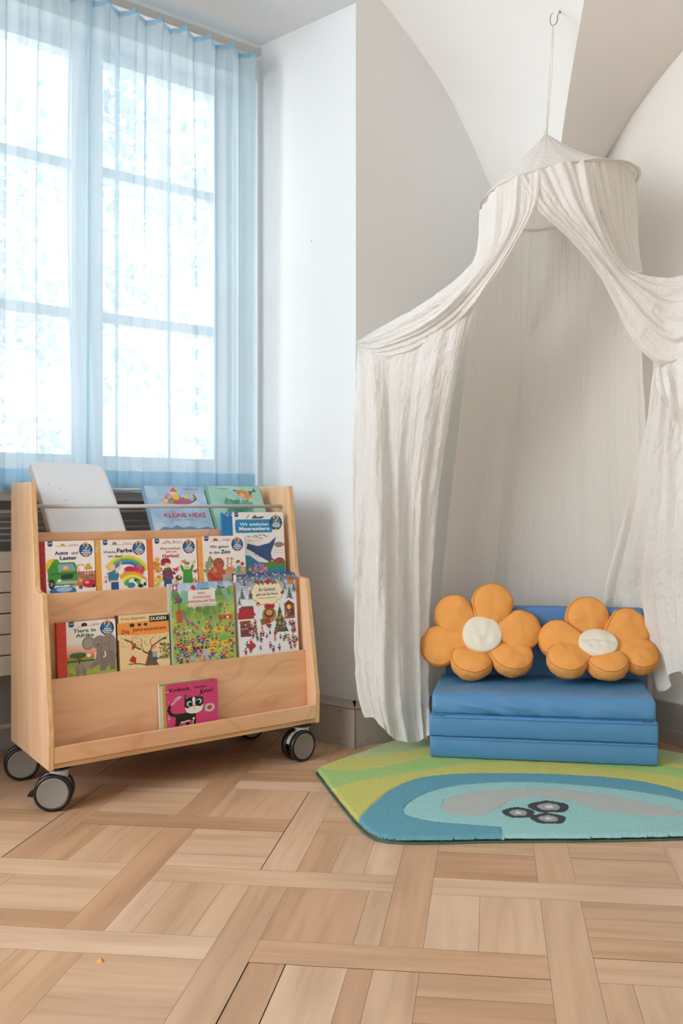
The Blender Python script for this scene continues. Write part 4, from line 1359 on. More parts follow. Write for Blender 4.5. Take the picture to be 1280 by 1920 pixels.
w, h = .155, .155
cv = Canvas(w, h, '#6aa84a'); cv.rect(0, .03, .06, 1, '#d9d0b8').rect(.06, .03, .11, 1, '#b8a24a')
b2 = tiermat(*T1, .298, .1525 - h) @ Matrix.Translation((0, .0075, 0))
book('green board book tucked behind the pink cat book', b2, w, h, .009, cv, (), '#d9d2c0', corner=.005)

# --- leaning books of the top row
def lean(wl, yb, zb, yt, zt, tw=0.0):
    A = O + D2 * yb + Z * zb
    S = (D2 * (yt - yb) + Z * (zt - zb)).normalized()
    return tiermat(A, S, wl, 0.0)


# blue picture book with a little witch
w = .193
A_ = (.194, .662, .286, .808)
h = math.hypot(A_[2] - A_[0], A_[3] - A_[1]) + .0
cv = Canvas(w, h, '#9fc0dc', .88)
cv.spots(40, (0, 0, 1, 1), ['#b9d3e8', '#8fb0d4', '#a9c8dc', '#c9dcea'], (.08, .2), 3, .35)
cv.spots(22, (.28, .14, .82, .42), ['#e8b84a', '#d8603c', '#d97a9a', '#e8d05a', '#c84a5a', '#8a9a4a'], (.02, .05), 5, .85)
cv.ell(.52, .34, .16, .09, '#c4566a').ell(.62, .36, .14, .07, '#a8607a').ell(.40, .36, .05, .05, '#7a9a7a').ell(.47, .18, .035, .045, '#f0c6a0').poly([(.42, .12), (.50, .02), (.54, .14)], '#d8603c').line([(.80, .20), (.83, .30), (.76, .36)], .02, '#3a3f5a').ell(.50, .26, .06, .06, '#e8c04a')
cv.poly([(.1, 1), (.2, .93), (.32, .96), (.4, .9), (.5, .96), (.6, .93), (.75, .98), (.9, .94), (1, 1)], '#6a86a0').rect(0, 0, .035, 1, '#7fa4c8')
book('light blue picture book with pink title, leaning behind the rod', lean(.346, *A_), w, h, .008, cv,
     [('title_lettering', '#c4264a', [('Die', .36, .57, .09, .04, 0), ('KLEiNE HEXE', .24, .625, .68, .10, .015)]), ('subtitle_lettering', '#5a6a90', [('geht auf Reisen', .43, .765, .28, .03, 0)]), ('author_lettering', '#5a6a80', [('Lieve Baeten', .66, .05, .25, .03, 0)])], '#7fa4c8', corner=.002)
# green picture book
w = .185
A_ = (.194, .662, .280, .808)
cv = Canvas(w, h, '#9dcfc0', .88)
cv.spots(40, (0, 0, 1, 1), ['#b4dccc', '#86c0b0', '#a4d0c4'], (.08, .2), 3, .35)
cv.spots(50, (.3, .32, .75, .62), ['#4a9a78', '#5aa888', '#3a8468'], (.02, .07), 4, .6)
for k in range(14): cv.line([(.5, .62), (.5 + .3 * math.cos(.3 + k * .18), .62 - .28 * math.sin(.3 + k * .18))], .014, '#3a8468')
cv.ell(.70, .16, .15, .04, '#5a5040', -.1).line([(.50, .10), (.62, .15)], .03, '#4a4a3c').spots(26, (.55, .10, .85, .28), ['#c99a5a', '#e3c07a', '#5a5a48', '#d88a5a'], (.02, .05), 6).poly([(.88, .04), (.92, .13), (.84, .14)], '#4a5a4a').rect(0, 0, .035, 1, '#7cb8a8')
book('pale green picture book with a flying broom, leaning behind the rod at the right', lean(.545, *A_), w, h, .008, cv,
     [('author_lettering', '#4a6a60', [('Lieve Baeten', .16, .05, .25, .03, 0)])], '#7cb8a8', corner=.002)
# thick white book, plain back, leaning far back with a curved cover
A = O + D2 * .196 + Z * .664
S = (D2 * (.372 - .196) + Z * (.879 - .664)); h = S.length; S.normalize()
Mx = tiermat(A, S, .066, 0) @ Matrix.Rotation(math.radians(-1.5), 4, 'Y')
root = empty('large_book', 'thick blank white book leaning far back on the left of the top row', 'book')
root.matrix_world = Mx
w = .205
nu, nv = 24, 24
G = np.zeros((nv, nu, 3)); 
def note_pt(u, v, off):
    x = u * w; z = v * h
    r = .02
    if u > .9 and v > .9:
        dx, dz = x - (w - .02), z - (h - .02)
        L = math.hypot(dx, dz)
        if L > .02: x, z = w - .02 + dx / L * .02, h - .02 + dz / L * .02
    z -= .012 * u * u * v
    y = -.010 * math.sin(math.pi * v) * .3 - .004 * math.sin(math.pi * u) + off + .010 * v * v
    return (x, y, z)
for nm, off, mt, sh in (('front_cover', 0.0, plain('white_card', '#e4e6ea', .55), 1), ('back_cover', .024, plain('white_card_back', '#d9d4cf', .55), 1)):
    mb = MB(); n = 24
    vs = [note_pt(i / n, j / n, off) for j in range(n + 1) for i in range(n + 1)]
    vs += [tuple(Vector(p) + Vector((0, .0015, 0))) for p in vs]
    q = (n + 1) ** 2
    fs = []
    for j in range(n):
        for i in range(n):
            k = j * (n + 1) + i
            fs.append((k, k + 1, k + n + 2, k + n + 1)); fs.append((q + k, q + k + n + 1, q + k + n + 2, q + k + 1))
    for i in range(n):
        a, b = i, i + 1; fs.append((a, q + a, q + b, b))
        a, b = n * (n + 1) + i, n * (n + 1) + i + 1; fs.append((a, b, q + b, q + a))
        a, b = i * (n + 1), (i + 1) * (n + 1); fs.append((a, b, q + b, q + a))
        a, b = i * (n + 1) + n, (i + 1) * (n + 1) + n; fs.append((a, q + a, q + b, b))
    mb.add(vs, fs); fc = mb.build(nm, mt, root, True)
mb = MB()
n = 12
vs = [note_pt(.0 + .97 * i / n, .01 + .97 * j / n, .002) for j in range(n + 1) for i in range(n + 1)] + [note_pt(.0 + .97 * i / n, .01 + .97 * j / n, .0235) for j in range(n + 1) for i in range(n + 1)]
q = (n + 1) ** 2; fs = []
for j in range(n):
    for i in range(n):
        k = j * (n + 1) + i
        fs.append((k, k + 1, k + n + 2, k + n + 1)); fs.append((q + k, q + k + n + 1, q + k + n + 2, q + k + 1))
for i in range(n):
    for a, b in ((i, i + 1), (n * (n + 1) + i, n * (n + 1) + i + 1), (i * (n + 1), (i + 1) * (n + 1)), (i * (n + 1) + n, (i + 1) * (n + 1) + n)):
        fs.append((a, b, q + b, q + a))
mb.add(vs, fs); mb.build('page_block', plain('thick_pages', '#dccfc2', .8), root)
for u, v in ((.14, .67), (.27, .61), (.30, .45), (.18, .38)):
    mb = MB()
    p = Vector(note_pt(u, v, -.0006))
    mb.lathe([(.0011, 0), (.0014, .0004), (.0008, .0008)], Matrix.Translation(p) @ Matrix.Rotation(math.pi / 2, 4, 'X'), 8)
    mb.build('speck', ink('#33383c'), root)

# ------------------------------------------------------------ rug
RZ = 0.016
def fpx(L): return [tuple(floor_pt(u, v, RZ)[:2]) for u, v in L]
outline = catmull(fpx([(592, 1441), (640, 1503), (670, 1538), (690, 1556), (712, 1566), (770, 1570), (940, 1567), (1100, 1566), (1280, 1562), (1400, 1556), (1460, 1540), (1478, 1500), (1440, 1450), (1360, 1424), (1280, 1411), (1140, 1385), (1000, 1366), (860, 1357), (800, 1367), (745, 1384), (690, 1403), (640, 1420), (598, 1436), (592, 1441)]), 260)
E_ = fpx([(600, 1640), (650, 1566), (672, 1535), (700, 1505), (740, 1475), (790, 1457), (865, 1450), (940, 1449), (1040, 1451), (1140, 1457), (1215, 1467), (1280, 1484), (1380, 1530), (1400, 1600), (1400, 1700)])
Fu = fpx([(757, 1525), (760, 1510), (790, 1490), (840, 1475), (915, 1467), (990, 1466), (1065, 1470), (1140, 1477), (1215, 1487), (1280, 1500), (1340, 1530), (1360, 1590), (1150, 1600), (941, 1600), (940, 1550), (875, 1545), (815, 1540), (775, 1532), (757, 1525)])
Gr = fpx([(827, 1508), (840, 1495), (880, 1485), (940, 1479), (990, 1477), (1065, 1481), (1140, 1490), (1215, 1505), (1280, 1520), (1300, 1530), (1190, 1528), (1130, 1520), (1090, 1507), (1040, 1497), (1000, 1495), (965, 1498), (940, 1510), (920, 1522), (890, 1528), (855, 1526), (832, 1520), (827, 1508)])
Al = fpx([(560, 1425), (672, 1418), (738, 1411), (803, 1402), (1000, 1385), (1190, 1412), (1280, 1430), (1500, 1480)])
Bl = fpx([(560, 1425), (595, 1438), (630, 1444), (665, 1443), (701, 1439), (743, 1432), (771, 1425), (803, 1420), (1000, 1405), (1150, 1418), (1280, 1441), (1500, 1500)])
Cl = fpx([(590, 1490), (626, 1476), (665, 1465), (724, 1455), (759, 1449), (803, 1442), (860, 1433), (940, 1428), (1030, 1428), (1115, 1436), (1200, 1446), (1280, 1458), (1500, 1510)])
far = fpx([(1700, 1600), (1500, 1800), (500, 1800), (450, 1500)])


def inside(poly, X, Y):
    poly = np.array(poly); m = np.zeros(X.shape, bool)
    x1, y1 = poly[:, 0], poly[:, 1]; x2, y2 = np.roll(x1, -1), np.roll(y1, -1)
    for a, b, c, d in zip(x1, y1, x2, y2):
        if b == d: continue
        k = (Y >= min(b, d)) & (Y < max(b, d))
        m ^= k & (X < a + (Y - b) * (c - a) / (d - b))
    return m


def sm(L, n=90): return [tuple(p) for p in catmull(L, n)]
step = 0.0032
xs = np.arange(outline[:, 0].min(), outline[:, 0].max() + step, step)
ys = np.arange(outline[:, 1].min(), outline[:, 1].max() + step, step)
GX, GY = np.meshgrid(xs, ys)
IN = inside(outline, GX, GY)
reg = np.zeros(GX.shape, int)
reg[inside(sm(Al) + far, GX, GY)] = 1
reg[inside(sm(Bl) + far, GX, GY)] = 2
reg[inside(sm(Cl) + far, GX, GY)] = 3
reg[inside(sm(E_), GX, GY)] = 4
reg[inside(Fu[:0] + sm(Fu[:12], 60) + Fu[12:15] + sm(Fu[14:], 30), GX, GY)] = 5
reg[inside(sm(Gr[:12], 60) + sm(Gr[11:], 60), GX, GY)] = 6
for (u, v, rx, ry) in ((971, 1523, 30, 10), (1028, 1512, 38, 11), (1027, 1534, 33, 10)):
    c = floor_pt(u, v, RZ); ex = (floor_pt(u + rx, v, RZ) - c).length; ey = (floor_pt(u, v - ry, RZ) - floor_pt(u, v + ry, RZ)).length / 2
    dd = ((GX - c.x) / ex) ** 2 + ((GY - c.y) / ey) ** 2
    wob = 1 + .08 * np.sin(5 * np.arctan2(GY - c.y, GX - c.x))
    reg[dd < wob] = 7
    reg[dd < wob * .33] = 8
    reg[dd < .05] = 9
pal = ['#c0d09e', '#d0cf7c', '#acd085', '#d2d078', '#6ca8ba', '#a2d3d2', '#bdc4c0', '#4d5152', '#adaeb0', '#e6e2e4']
colA = np.array([lin(c) for c in pal])[reg]
rg = np.random.RandomState(5)
colA = 1.10 * colA * (1 + rg.normal(0, .035, reg.shape))[..., None]
# pile height: a carved groove between the colour fields, rounded rim
bd = np.zeros(reg.shape, bool)
bd[:, 1:] |= reg[:, 1:] != reg[:, :-1]; bd[1:, :] |= reg[1:, :] != reg[:-1, :]
ed = ~IN
dist = np.zeros(reg.shape)
cur = IN.copy()
for k in range(5):
    nx_ = cur.copy(); nx_[1:] &= cur[:-1]; nx_[:-1] &= cur[1:]; nx_[:, 1:] &= cur[:, :-1]; nx_[:, :-1] &= cur[:, 1:]
    dist[nx_] += 1; cur = nx_
Hh = RZ * np.sqrt(np.clip(1 - (1 - np.clip((dist + .6) / 4, 0, 1)) ** 2, 0, 1)) + rg.normal(0, .0004, reg.shape)
Hh -= bd * .0022
Hh = np.clip(Hh, .0015, None)
vid = -np.ones(reg.shape, int)
cell = IN[:-1, :-1] & IN[1:, :-1] & IN[:-1, 1:] & IN[1:, 1:]
use = np.zeros(reg.shape, bool)
use[:-1, :-1] |= cell; use[1:, :-1] |= cell; use[:-1, 1:] |= cell; use[1:, 1:] |= cell
vid[use] = np.arange(use.sum())
V = np.stack([GX[use], GY[use], Hh[use]], -1)
jj, ii = np.nonzero(cell)
Fq = np.stack([vid[jj, ii], vid[jj, ii + 1], vid[jj + 1, ii + 1], vid[jj + 1, ii]], -1)
me = bpy.data.meshes.new('tufted_rug')
me.vertices.add(len(V)); me.vertices.foreach_set('co', V.ravel())
me.loops.add(Fq.size); me.loops.foreach_set('vertex_index', Fq.ravel().astype(np.int32))
me.polygons.add(len(Fq)); me.polygons.foreach_set('loop_start', np.arange(0, Fq.size, 4, dtype=np.int32))
me.update(calc_edges=True)
me.polygons.foreach_set('use_smooth', [True] * len(me.polygons))
c = me.color_attributes.new('print', 'FLOAT_COLOR', 'POINT')
c.data.foreach_set('color', np.concatenate([np.clip(colA[use], 0, 1), np.ones((len(V), 1))], 1).ravel())
me.materials.append(M['rug'])
rug = bpy.data.objects.new('tufted_rug', me); COL.objects.link(rug)
tag(rug, 'green, yellow and blue tufted rug with a pond motif under the blue mat', 'rug')
mb = MB()
ol = [Vector((x, y, 0)) for x, y in outline[::2][:-1]]
mb.tube([p + Z * .0022 for p in ol], .0022, 6, closed=True)
mb.build('rug_edging', plain('rug_edge_backing', '#3c6a5c', .95), rug, True)

# ------------------------------------------------------------ folding foam mat
FLm = floor_pt(805, 1421, RZ); FRm = floor_pt(1235, 1439, RZ)
md = (FRm - FLm); MWd = md.length; md.normalize(); mdp = Vector((-md.y, md.x, 0))
MM = Matrix(((md.x, mdp.x, 0, FLm.x), (md.y, mdp.y, 0, FLm.y), (0, 0, 1, RZ + .0012), (0, 0, 0, 1)))
mat_root = empty('folding_foam_mat', 'blue vinyl folding foam mat stacked into a low seat in the corner', 'foam seat')
mat_root.matrix_world = MM
LH = .0615
MD = .30


def mwob(seed, amp, lev):
    def f(p):
        q = p.copy()
        n = noise.noise(Vector((p.x * 9 + seed, p.y * 9, p.z * 14)))
        n2 = noise.noise(Vector((p.x * 26 + seed * 2 + p.z * 20, p.y * 10, p.z * 26)))
        fr = max(0, 1 - p.y / .03)
        q.y += (n * amp + n2 * amp * .5) * fr
        q.z += n2 * amp * .35 * (1 if lev else .3)
        q.y += 0.004 * fr * abs(2 * ((p.z % LH) / LH) - 1) ** 2 * 1.0
        return q
    return f


for k, (dx, dy) in enumerate(((0, 0), (-.001, -.002), (.001, .002))):
    mb = MB()
    z0 = k * (LH + .0006)
    if k < 2: mb.rbox(dx, MWd + dx, dy, MD, z0, z0 + LH, .007, 3, None, 60, 12, 6, mwob(k * 7.3, .003, False))
    else:
        def tw(p, g=mwob(21.0, .006, True)):
            q = g(p)
            tz = max(0, (p.z - z0) / LH)
            fr = max(0, 1 - p.y / .05)
            # slack vinyl: diagonal creases on the front, rounded sagging edge
            cr = math.sin(p.x * 46 + p.z * 90) * .5 + .5
            q.y += -.009 * cr * fr * (0.6 + 0.4 * math.sin(p.x * 9)) * (1 - abs(2 * tz - 1)) + .010 * tz * tz * fr
            q.z -= .006 * fr * tz
            return q
        mb.rbox(dx + .004, MWd - .006, dy, MD, z0, z0 + LH + .002, .012, 4, None, 90, 16, 10, tw)
    pn = mb.build('foam_panel', M['blue'], mat_root, True)
    # piped seam along the top front edge
    mb = MB()
    zs = z0 + LH - .004
    if k < 2: mb.tube([(.004 + .0 * 1, dy + .002, zs), (.01, dy - .001, zs), (MWd / 2, dy - .0015, zs - .0005), (MWd - .01, dy - .001, zs), (MWd - .003, dy + .003, zs)], .0013, 6)
    else: mb.tube([(.006, dy + .02, z0 + .006), (.012, dy - .001, z0 + .003), (MWd / 2, dy - .0015, z0 + .002), (MWd - .016, dy - .001, z0 + .003), (MWd - .008, dy + .02, z0 + .006)], .0013, 6)
    mb.build('piping', M['blue'], pn, True)
mb = MB()
z0 = 2 * LH
mb.box(.045, MWd - .045, .0005, .05, z0 - .004, z0 + .0016)
tag(mb.build('hinge_flap', plain('blue_flap', '#5896d2', .4), mat_root), 'slightly lighter blue joining flap')
ZB = 3 * LH + .002
mb = MB()
def bw(p):
    q = p.copy(); q.z += .0015 * noise.noise(Vector((p.x * 8, 3, p.z * 9))); q.y += .003 * noise.noise(Vector((p.x * 6, 1, p.z * 6)))
    q.y += .10 * max(0, p.z - .02) ** 1.0 * .5
    return q
mb.rbox(.02, MWd + .006, MD + .001, MD + .058, .02, .405, .012, 4, None, 40, 6, 30, bw)
tag(mb.build('foam_panel', M['bluedk'], mat_root, True), 'upright panel forming the backrest')


# ------------------------------------------------------------ flower cushions
def flower(label, center, petals, R, t, seed):
    """center: (u, v, Y, normal, radius_x, radius_y); petals: (u, v, Y, normal, scale)"""
    C = px(*center[:3])
    root = empty('flower_cushion', label, 'cushion', (C.x, C.y, .2), 0, 'orange flower cushions on the blue mat')
    rg = random.Random(seed)
    for pi, (u, v, Y, nn, sc) in enumerate(petals):
        p = px(u, v, Y)
        n = Vector(nn).normalized()
        d = (C - p); dl = d.length
        d = (d - n * d.dot(n)).normalized()         # local x points to the centre
        s = n.cross(d)
        Mx = Matrix(((d.x, s.x, n.x, p.x), (d.y, s.y, n.y, p.y), (d.z, s.z, n.z, p.z), (0, 0, 0, 1)))
        r = R * sc
        reach = dl * .62
        prof_ = [(0.001, .52), (.12, .525), (.25, .53), (.4, .53), (.55, .52), (.68, .49), (.79, .45), (.87, .40), (.93, .355), (.962, .335), (.972, .300), (.985, .29), (1.01, .22), (1.03, .10), (1.035, 0), (1.03, -.12), (1.0, -.26), (.975, -.30), (.96, -.34), (.85, -.42), (.6, -.5), (.3, -.53), (.001, -.53)]
        seg = 72
        vs, fs = [], []
        for i, (rr, zz) in enumerate(prof_):
            for k in range(seg):
                a = 2 * math.pi * k / seg
                ca, sa = math.cos(a), math.sin(a)
                # round outside, drawn to a neck towards the centre
                if ca > 0:
                    x = ca * (r + (reach - r * .55) * ca ** 1.5) * rr
                    y = sa * r * rr * (1 - .42 * ca ** 2)
                else:
                    x = ca * r * rr; y = sa * r * rr
                f = max(0, x / max(reach, 1e-6))
                z = zz * t * (1 - .50 * min(1, f) ** 1.2)
                q = Vector((x, y, z))
                wv = noise.noise(Vector((x * 34 + seed * 3 + pi * 7, y * 34, zz * 1.5)))
                wr = noise.noise(Vector((a * 1.9 * 2 + pi * 5, zz * 4, seed)))
                z += wv * .005
                side = max(0, 1 - abs(zz) / .34) if rr > .95 else 0
                k2 = 1 + side * wr * .06
                # radial puckers near the seam
                if .7 < rr < .99: z += .0011 * math.sin(a * 23 + pi + wr * 3) * (rr - .7) / .3
                vs.append(Vector((x * k2, y * k2, z)))
        for i in range(len(prof_) - 1):
            for k in range(seg):
                fs.append((i * seg + k, i * seg + (k + 1) % seg, (i + 1) * seg + (k + 1) % seg, (i + 1) * seg + k))
        fs.append(tuple(range(seg))[::-1]); fs.append(tuple((len(prof_) - 1) * seg + k for k in range(seg)))
        mb = MB(); mb.add(vs, fs, Mx)
        po = mb.build('petal', M['orange'], root, True, world=True)
        mb = MB()
        i0 = 10
        ring = [Mx @ (vs[9 * seg + k] * 1.004) for k in range(seg)]
        mb.tube(ring, .0011, 5, closed=True)
        mb.build('seam', plain('seam_thread', '#d98a30', .9) if 'seamm' not in M else M['seamm'], po, True, world=False).matrix_parent_inverse = Matrix.Identity(4)
        so = po.children[0]
        bpy.context.view_layer.update()
        so.matrix_parent_inverse = po.matrix_world.inverted()
    n = Vector(center[3]).normalized()
    X = Vector((1, 0, 0)); X = (X - n * X.dot(n)).normalized(); Yv = n.cross(X)
    nr, seg = 14, 56
    vs, fs = [], []
    for i in range(nr + 1):
        rr = i / nr
        for k in range(seg):
            a = 2 * math.pi * k / seg
            x, y = math.cos(a) * rr * center[4], math.sin(a) * rr * center[5]
            z = .008 * (1 - rr ** 3) + .005 * noise.noise(Vector((x * 40 + seed, y * 40, 1))) * (1 - rr ** 4)
            if center[6]: z -= center[6] * math.exp(-((y - .006 + .1 * x) / .006) ** 2) * (1 - rr ** 4) 
            vs.append(C + X * x + Yv * y + n * (z + center[7]))
    for i in range(nr):
        for k in range(seg):
            fs.append((i * seg + k, (i + 1) * seg + k, (i + 1) * seg + (k + 1) % seg, i * seg + (k + 1) % seg))
    vs2 = [v_ - n * .030 for v_ in vs[-seg:]]
    b0 = len(vs); vs += vs2
    for k in range(seg): fs.append((nr * seg + k, b0 + k, b0 + (k + 1) % seg, nr * seg + (k + 1) % seg))
    mesh('flower_centre', vs, fs, M['cream'], root, True, world=True)
    # the filled body behind the centre that the petals are sewn to
    mb = MB()
    mb.lathe([(.001, -.016), (.04, -.016), (.058, -.010), (.062, 0), (.060, .006), (.05, .012), (.001, .014)],
             Matrix(((X.x, Yv.x, n.x, C.x), (X.y, Yv.y, n.y, C.y), (X.z, Yv.z, n.z, C.z), (0, 0, 0, 1))), 40)
    mb.build('core', M['orange'], root, True, world=True)


M['seamm'] = plain('seam_thread', '#b97530', .9)
up_ = (0, -.88, .47); lo = (0, -.42, .9); mid = (0, -.75, .66)
flower('orange flower cushion leaning on the left of the blue mat, round cream centre', (903, 1193, 2.745, (0, -.85, .53), .062, .060, 0, .024),
       [(922, 1133, 2.785, (.05, -.93, .36), 1.02), (851, 1153, 2.785, (-.12, -.92, .37), .98), (826, 1212, 2.755, (-.18, -.9, .36), 1.0),
        (884, 1240, 2.705, (0, -.60, .80), 1.0), (958, 1232, 2.705, (.06, -.66, .75), 1.02), (975, 1183, 2.755, (.14, -.9, .42), 1.0)], .064, .062, 3)
flower('orange flower cushion leaning on the right of the blue mat, creased cream centre', (1119, 1214, 2.70, (0, -.66, .75), .060, .052, .005, .028),
       [(1100, 1160, 2.765, (0, -.93, .36), 1.06), (1176, 1180, 2.745, (.16, -.86, .48), 1.04), (1193, 1228, 2.69, (.12, -.66, .75), 1.02),
        (1137, 1243, 2.655, (0, -.52, .85), .98), (1064, 1237, 2.665, (-.08, -.60, .80), .98), (1046, 1200, 2.73, (-.3, -.82, .50), .96)], .064, .062, 8)

# ------------------------------------------------------------ canopy
hk = VB.ray_cast(Vector((0, 0, CH)), Vector(((1049 - CX) / F, 1, -(22 - CY) / F)))
hp = hk[0] if hk[0] else px(1049, 22, 2.5)
hn = hk[1] if hk[0] else Vector((0, -1, 0))
YH = hp.y - .05
loop_c = px(1036, 36, YH)
pts = []
low = px(1036, 47, YH)
hook_pts = [tuple(hp), tuple(hp.lerp(px(1046, 27, YH), .7)), tuple(px(1045, 31, YH)), tuple(px(1044, 40, YH)), tuple(px(1040, 46, YH)), tuple(px(1036, 48, YH)), tuple(px(1032, 44, YH)), tuple(px(1031, 36, YH)), tuple(px(1033, 28, YH)), tuple(px(1036, 25, YH))]
mb = MB(); mb.tube(catmull(hook_pts, 40), .0013, 8)
hook = mb.build('ceiling_hook', plain('grey_hook', '#8a8582', .4, metal=.7), None, True)
tag(hook, 'small metal screw hook in the sloping ceiling holding the canopy cord', 'hook')
mb = MB(); mb.lathe([(.001, 0), (.004, 0), (.004, .001), (.001, .002)], Matrix.Translation(hp) @ (-hn if hn.y > 0 else hn).to_track_quat('Z', 'Y').to_matrix().to_4x4(), 12)
mb.build('wall_plug', plain('plug', '#b98d84', .7), hook, True)

apex = px(1023, 250, 2.60)
can = empty('bed_canopy', 'white muslin hoop canopy hung from the ceiling hook and draped to both walls', 'canopy', apex)
mb = MB()
top = px(1036, 47, YH)
mb.tube([tuple(top), tuple(px(1030, 130, (YH + 2.6) / 2)), tuple(apex)], .0016, 8)
mb.tube([tuple(top + Vector((.002, 0, 0))), tuple(px(1034, 140, (YH + 2.6) / 2)), tuple(apex + Vector((.003, 0, 0)))], .0016, 8)
mb.tube([tuple(apex + Vector((-.008, 0, .004))), tuple(apex + Vector((0, 0, .008))), tuple(apex + Vector((.002, 0, -.006)))], [.003, .005, .004], 8)
mb.build('cord', M['cord'], can, True, world=True)

HC = Vector((.489, 2.60, 1.687)); HR = .236
def hoop_pt(th, k=1.0):
    c, s = math.cos(th), math.sin(th)
    return Vector((HC.x + HR * k * c, HC.y + HR * k * s, HC.z + .15 * HR * c * k - .035 * max(0, s) * k))
mb = MB(); mb.tube([hoop_pt(2 * math.pi * k / 64, .985) for k in range(64)], .0032, 8, closed=True)
mb.build('hoop', M['hoop'], can, True, world=True)
# cone of cloth from the cord to the hoop
nu, nv = 160, 24
G = np.zeros((nv, nu, 3))
for i in range(nv):
    t = i / (nv - 1)
    for j in range(nu):
        th = 2 * math.pi * j / (nu - 1)
        e = hoop_pt(th, 1.02)
        p = apex.lerp(e, t)
        p.z -= math.sin(math.pi * t) * (.004 + .010 * (1 + math.cos(th))) 
        p.z += .004 * t * math.sin(th * 19 + 2 * math.sin(th * 3)) * (1 - t * .6)
        G[i, j] = p
grid_mesh('top_cone', G, M['muslin'], can)


def sheet(name, cols, mat, nu, nv, folds, crumple=.004, label=None, seed=0, hemwave=0.0, solid=False):
    """cloth lofted through flow lines; each line is a list of (u, v, Y) seen points"""
    C_ = [catmull([tuple(px(*p)) if len(p) == 3 and isinstance(p, tuple) else tuple(p) for p in c], nv) for c in cols]
    C_ = np.array(C_)                       # columns x nv x 3
    G = np.zeros((nv, nu, 3))
    for i in range(nv):
        # resample across, uniform in column index
        k = len(C_)
        t = np.linspace(0, k - 1, nu)
        pts = C_[:, i]
        m = np.gradient(pts, axis=0)
        a = np.clip(t.astype(int), 0, k - 2); u = (t - a)[:, None]
        G[i] = ((2 * u**3 - 3 * u**2 + 1) * pts[a] + (u**3 - 2 * u**2 + u) * m[a] + (-2 * u**3 + 3 * u**2) * pts[a + 1] + (u**3 - u**2) * m[a + 1])
    # normals
    gu = np.gradient(G, axis=1); gv = np.gradient(G, axis=0)
    N = np.cross(gu, gv); N /= np.maximum(np.linalg.norm(N, axis=2, keepdims=True), 1e-9)
    if (N[:, :, 1].mean() > 0): N = -N
    T_, U_ = np.meshgrid(np.linspace(0, 1, nv), np.linspace(0, 1, nu), indexing='ij')
    rg = np.random.RandomState(seed)
    D = np.zeros(T_.shape)
    for fr, amp, drift, fade in folds:
        ph, ph2 = rg.uniform(0, 6.28, 2)
        env = 1 if fade is None else np.interp(T_, [0, .5, 1], fade)
        arg = 2 * math.pi * fr * (U_ + drift * .06 * np.sin(T_ * 3.1 + ph2)) + ph
        s = np.sin(arg + .6 * np.sin(arg * .5 + ph2))
        D += amp * env * s
    if crumple:
        cr = np.zeros(T_.shape)
        for i in range(nv):
            for j in range(nu):
                g = G[i, j]
                v = Vector((g[0] * 24 + seed, g[1] * 12, g[2] * 11))
                cr[i, j] = (abs(noise.noise(v)) * -1.6 + .35) + .5 * (abs(noise.noise(v * 2.6)) * -1.6 + .35)
        D += crumple * cr
    G = G + N * D[..., None]
    if hemwave:
        G[-2:, :, 2] += hemwave * np.sin(np.linspace(0, 40, nu))[None]
    G[:, :, 2] = np.maximum(G[:, :, 2], RZ + .004)
    o = grid_mesh(name, G, mat, can)
    if label: tag(o, label)
    return o


La = [
 [(897, 394, 2.58), (883, 488, 2.52), (805, 556, 2.57), (740, 597, 2.66), (683, 631, 2.74), (668, 640, 2.765)],
 [(925, 360, 2.44), (905, 485, 2.43), (830, 560, 2.49), (762, 603, 2.60), (700, 634, 2.70), (669, 643, 2.762)],
 [(962, 335, 2.39), (945, 445, 2.39), (862, 553, 2.44), (785, 612, 2.56), (705, 645, 2.69), (670, 647, 2.758)],
 [(990, 325, 2.375), (978, 410, 2.375), (892, 545, 2.42), (815, 618, 2.54), (712, 660, 2.685), (671, 651, 2.755)],
 [(1014, 318, 2.37), (1004, 385, 2.372), (915, 540, 2.415), (850, 606, 2.53), (745, 672, 2.68), (673, 655, 2.755)],
]
sheet('drape', La, M['muslin'], 110, 200, [(3, .010, 1.0, [.4, 1, .35]), (8, .003, .8, [.6, 1, .4]), (23, .0008, .4, [1, .8, .4])], .003, 'rolled upper band of cloth pulled to the pier corner', 2)
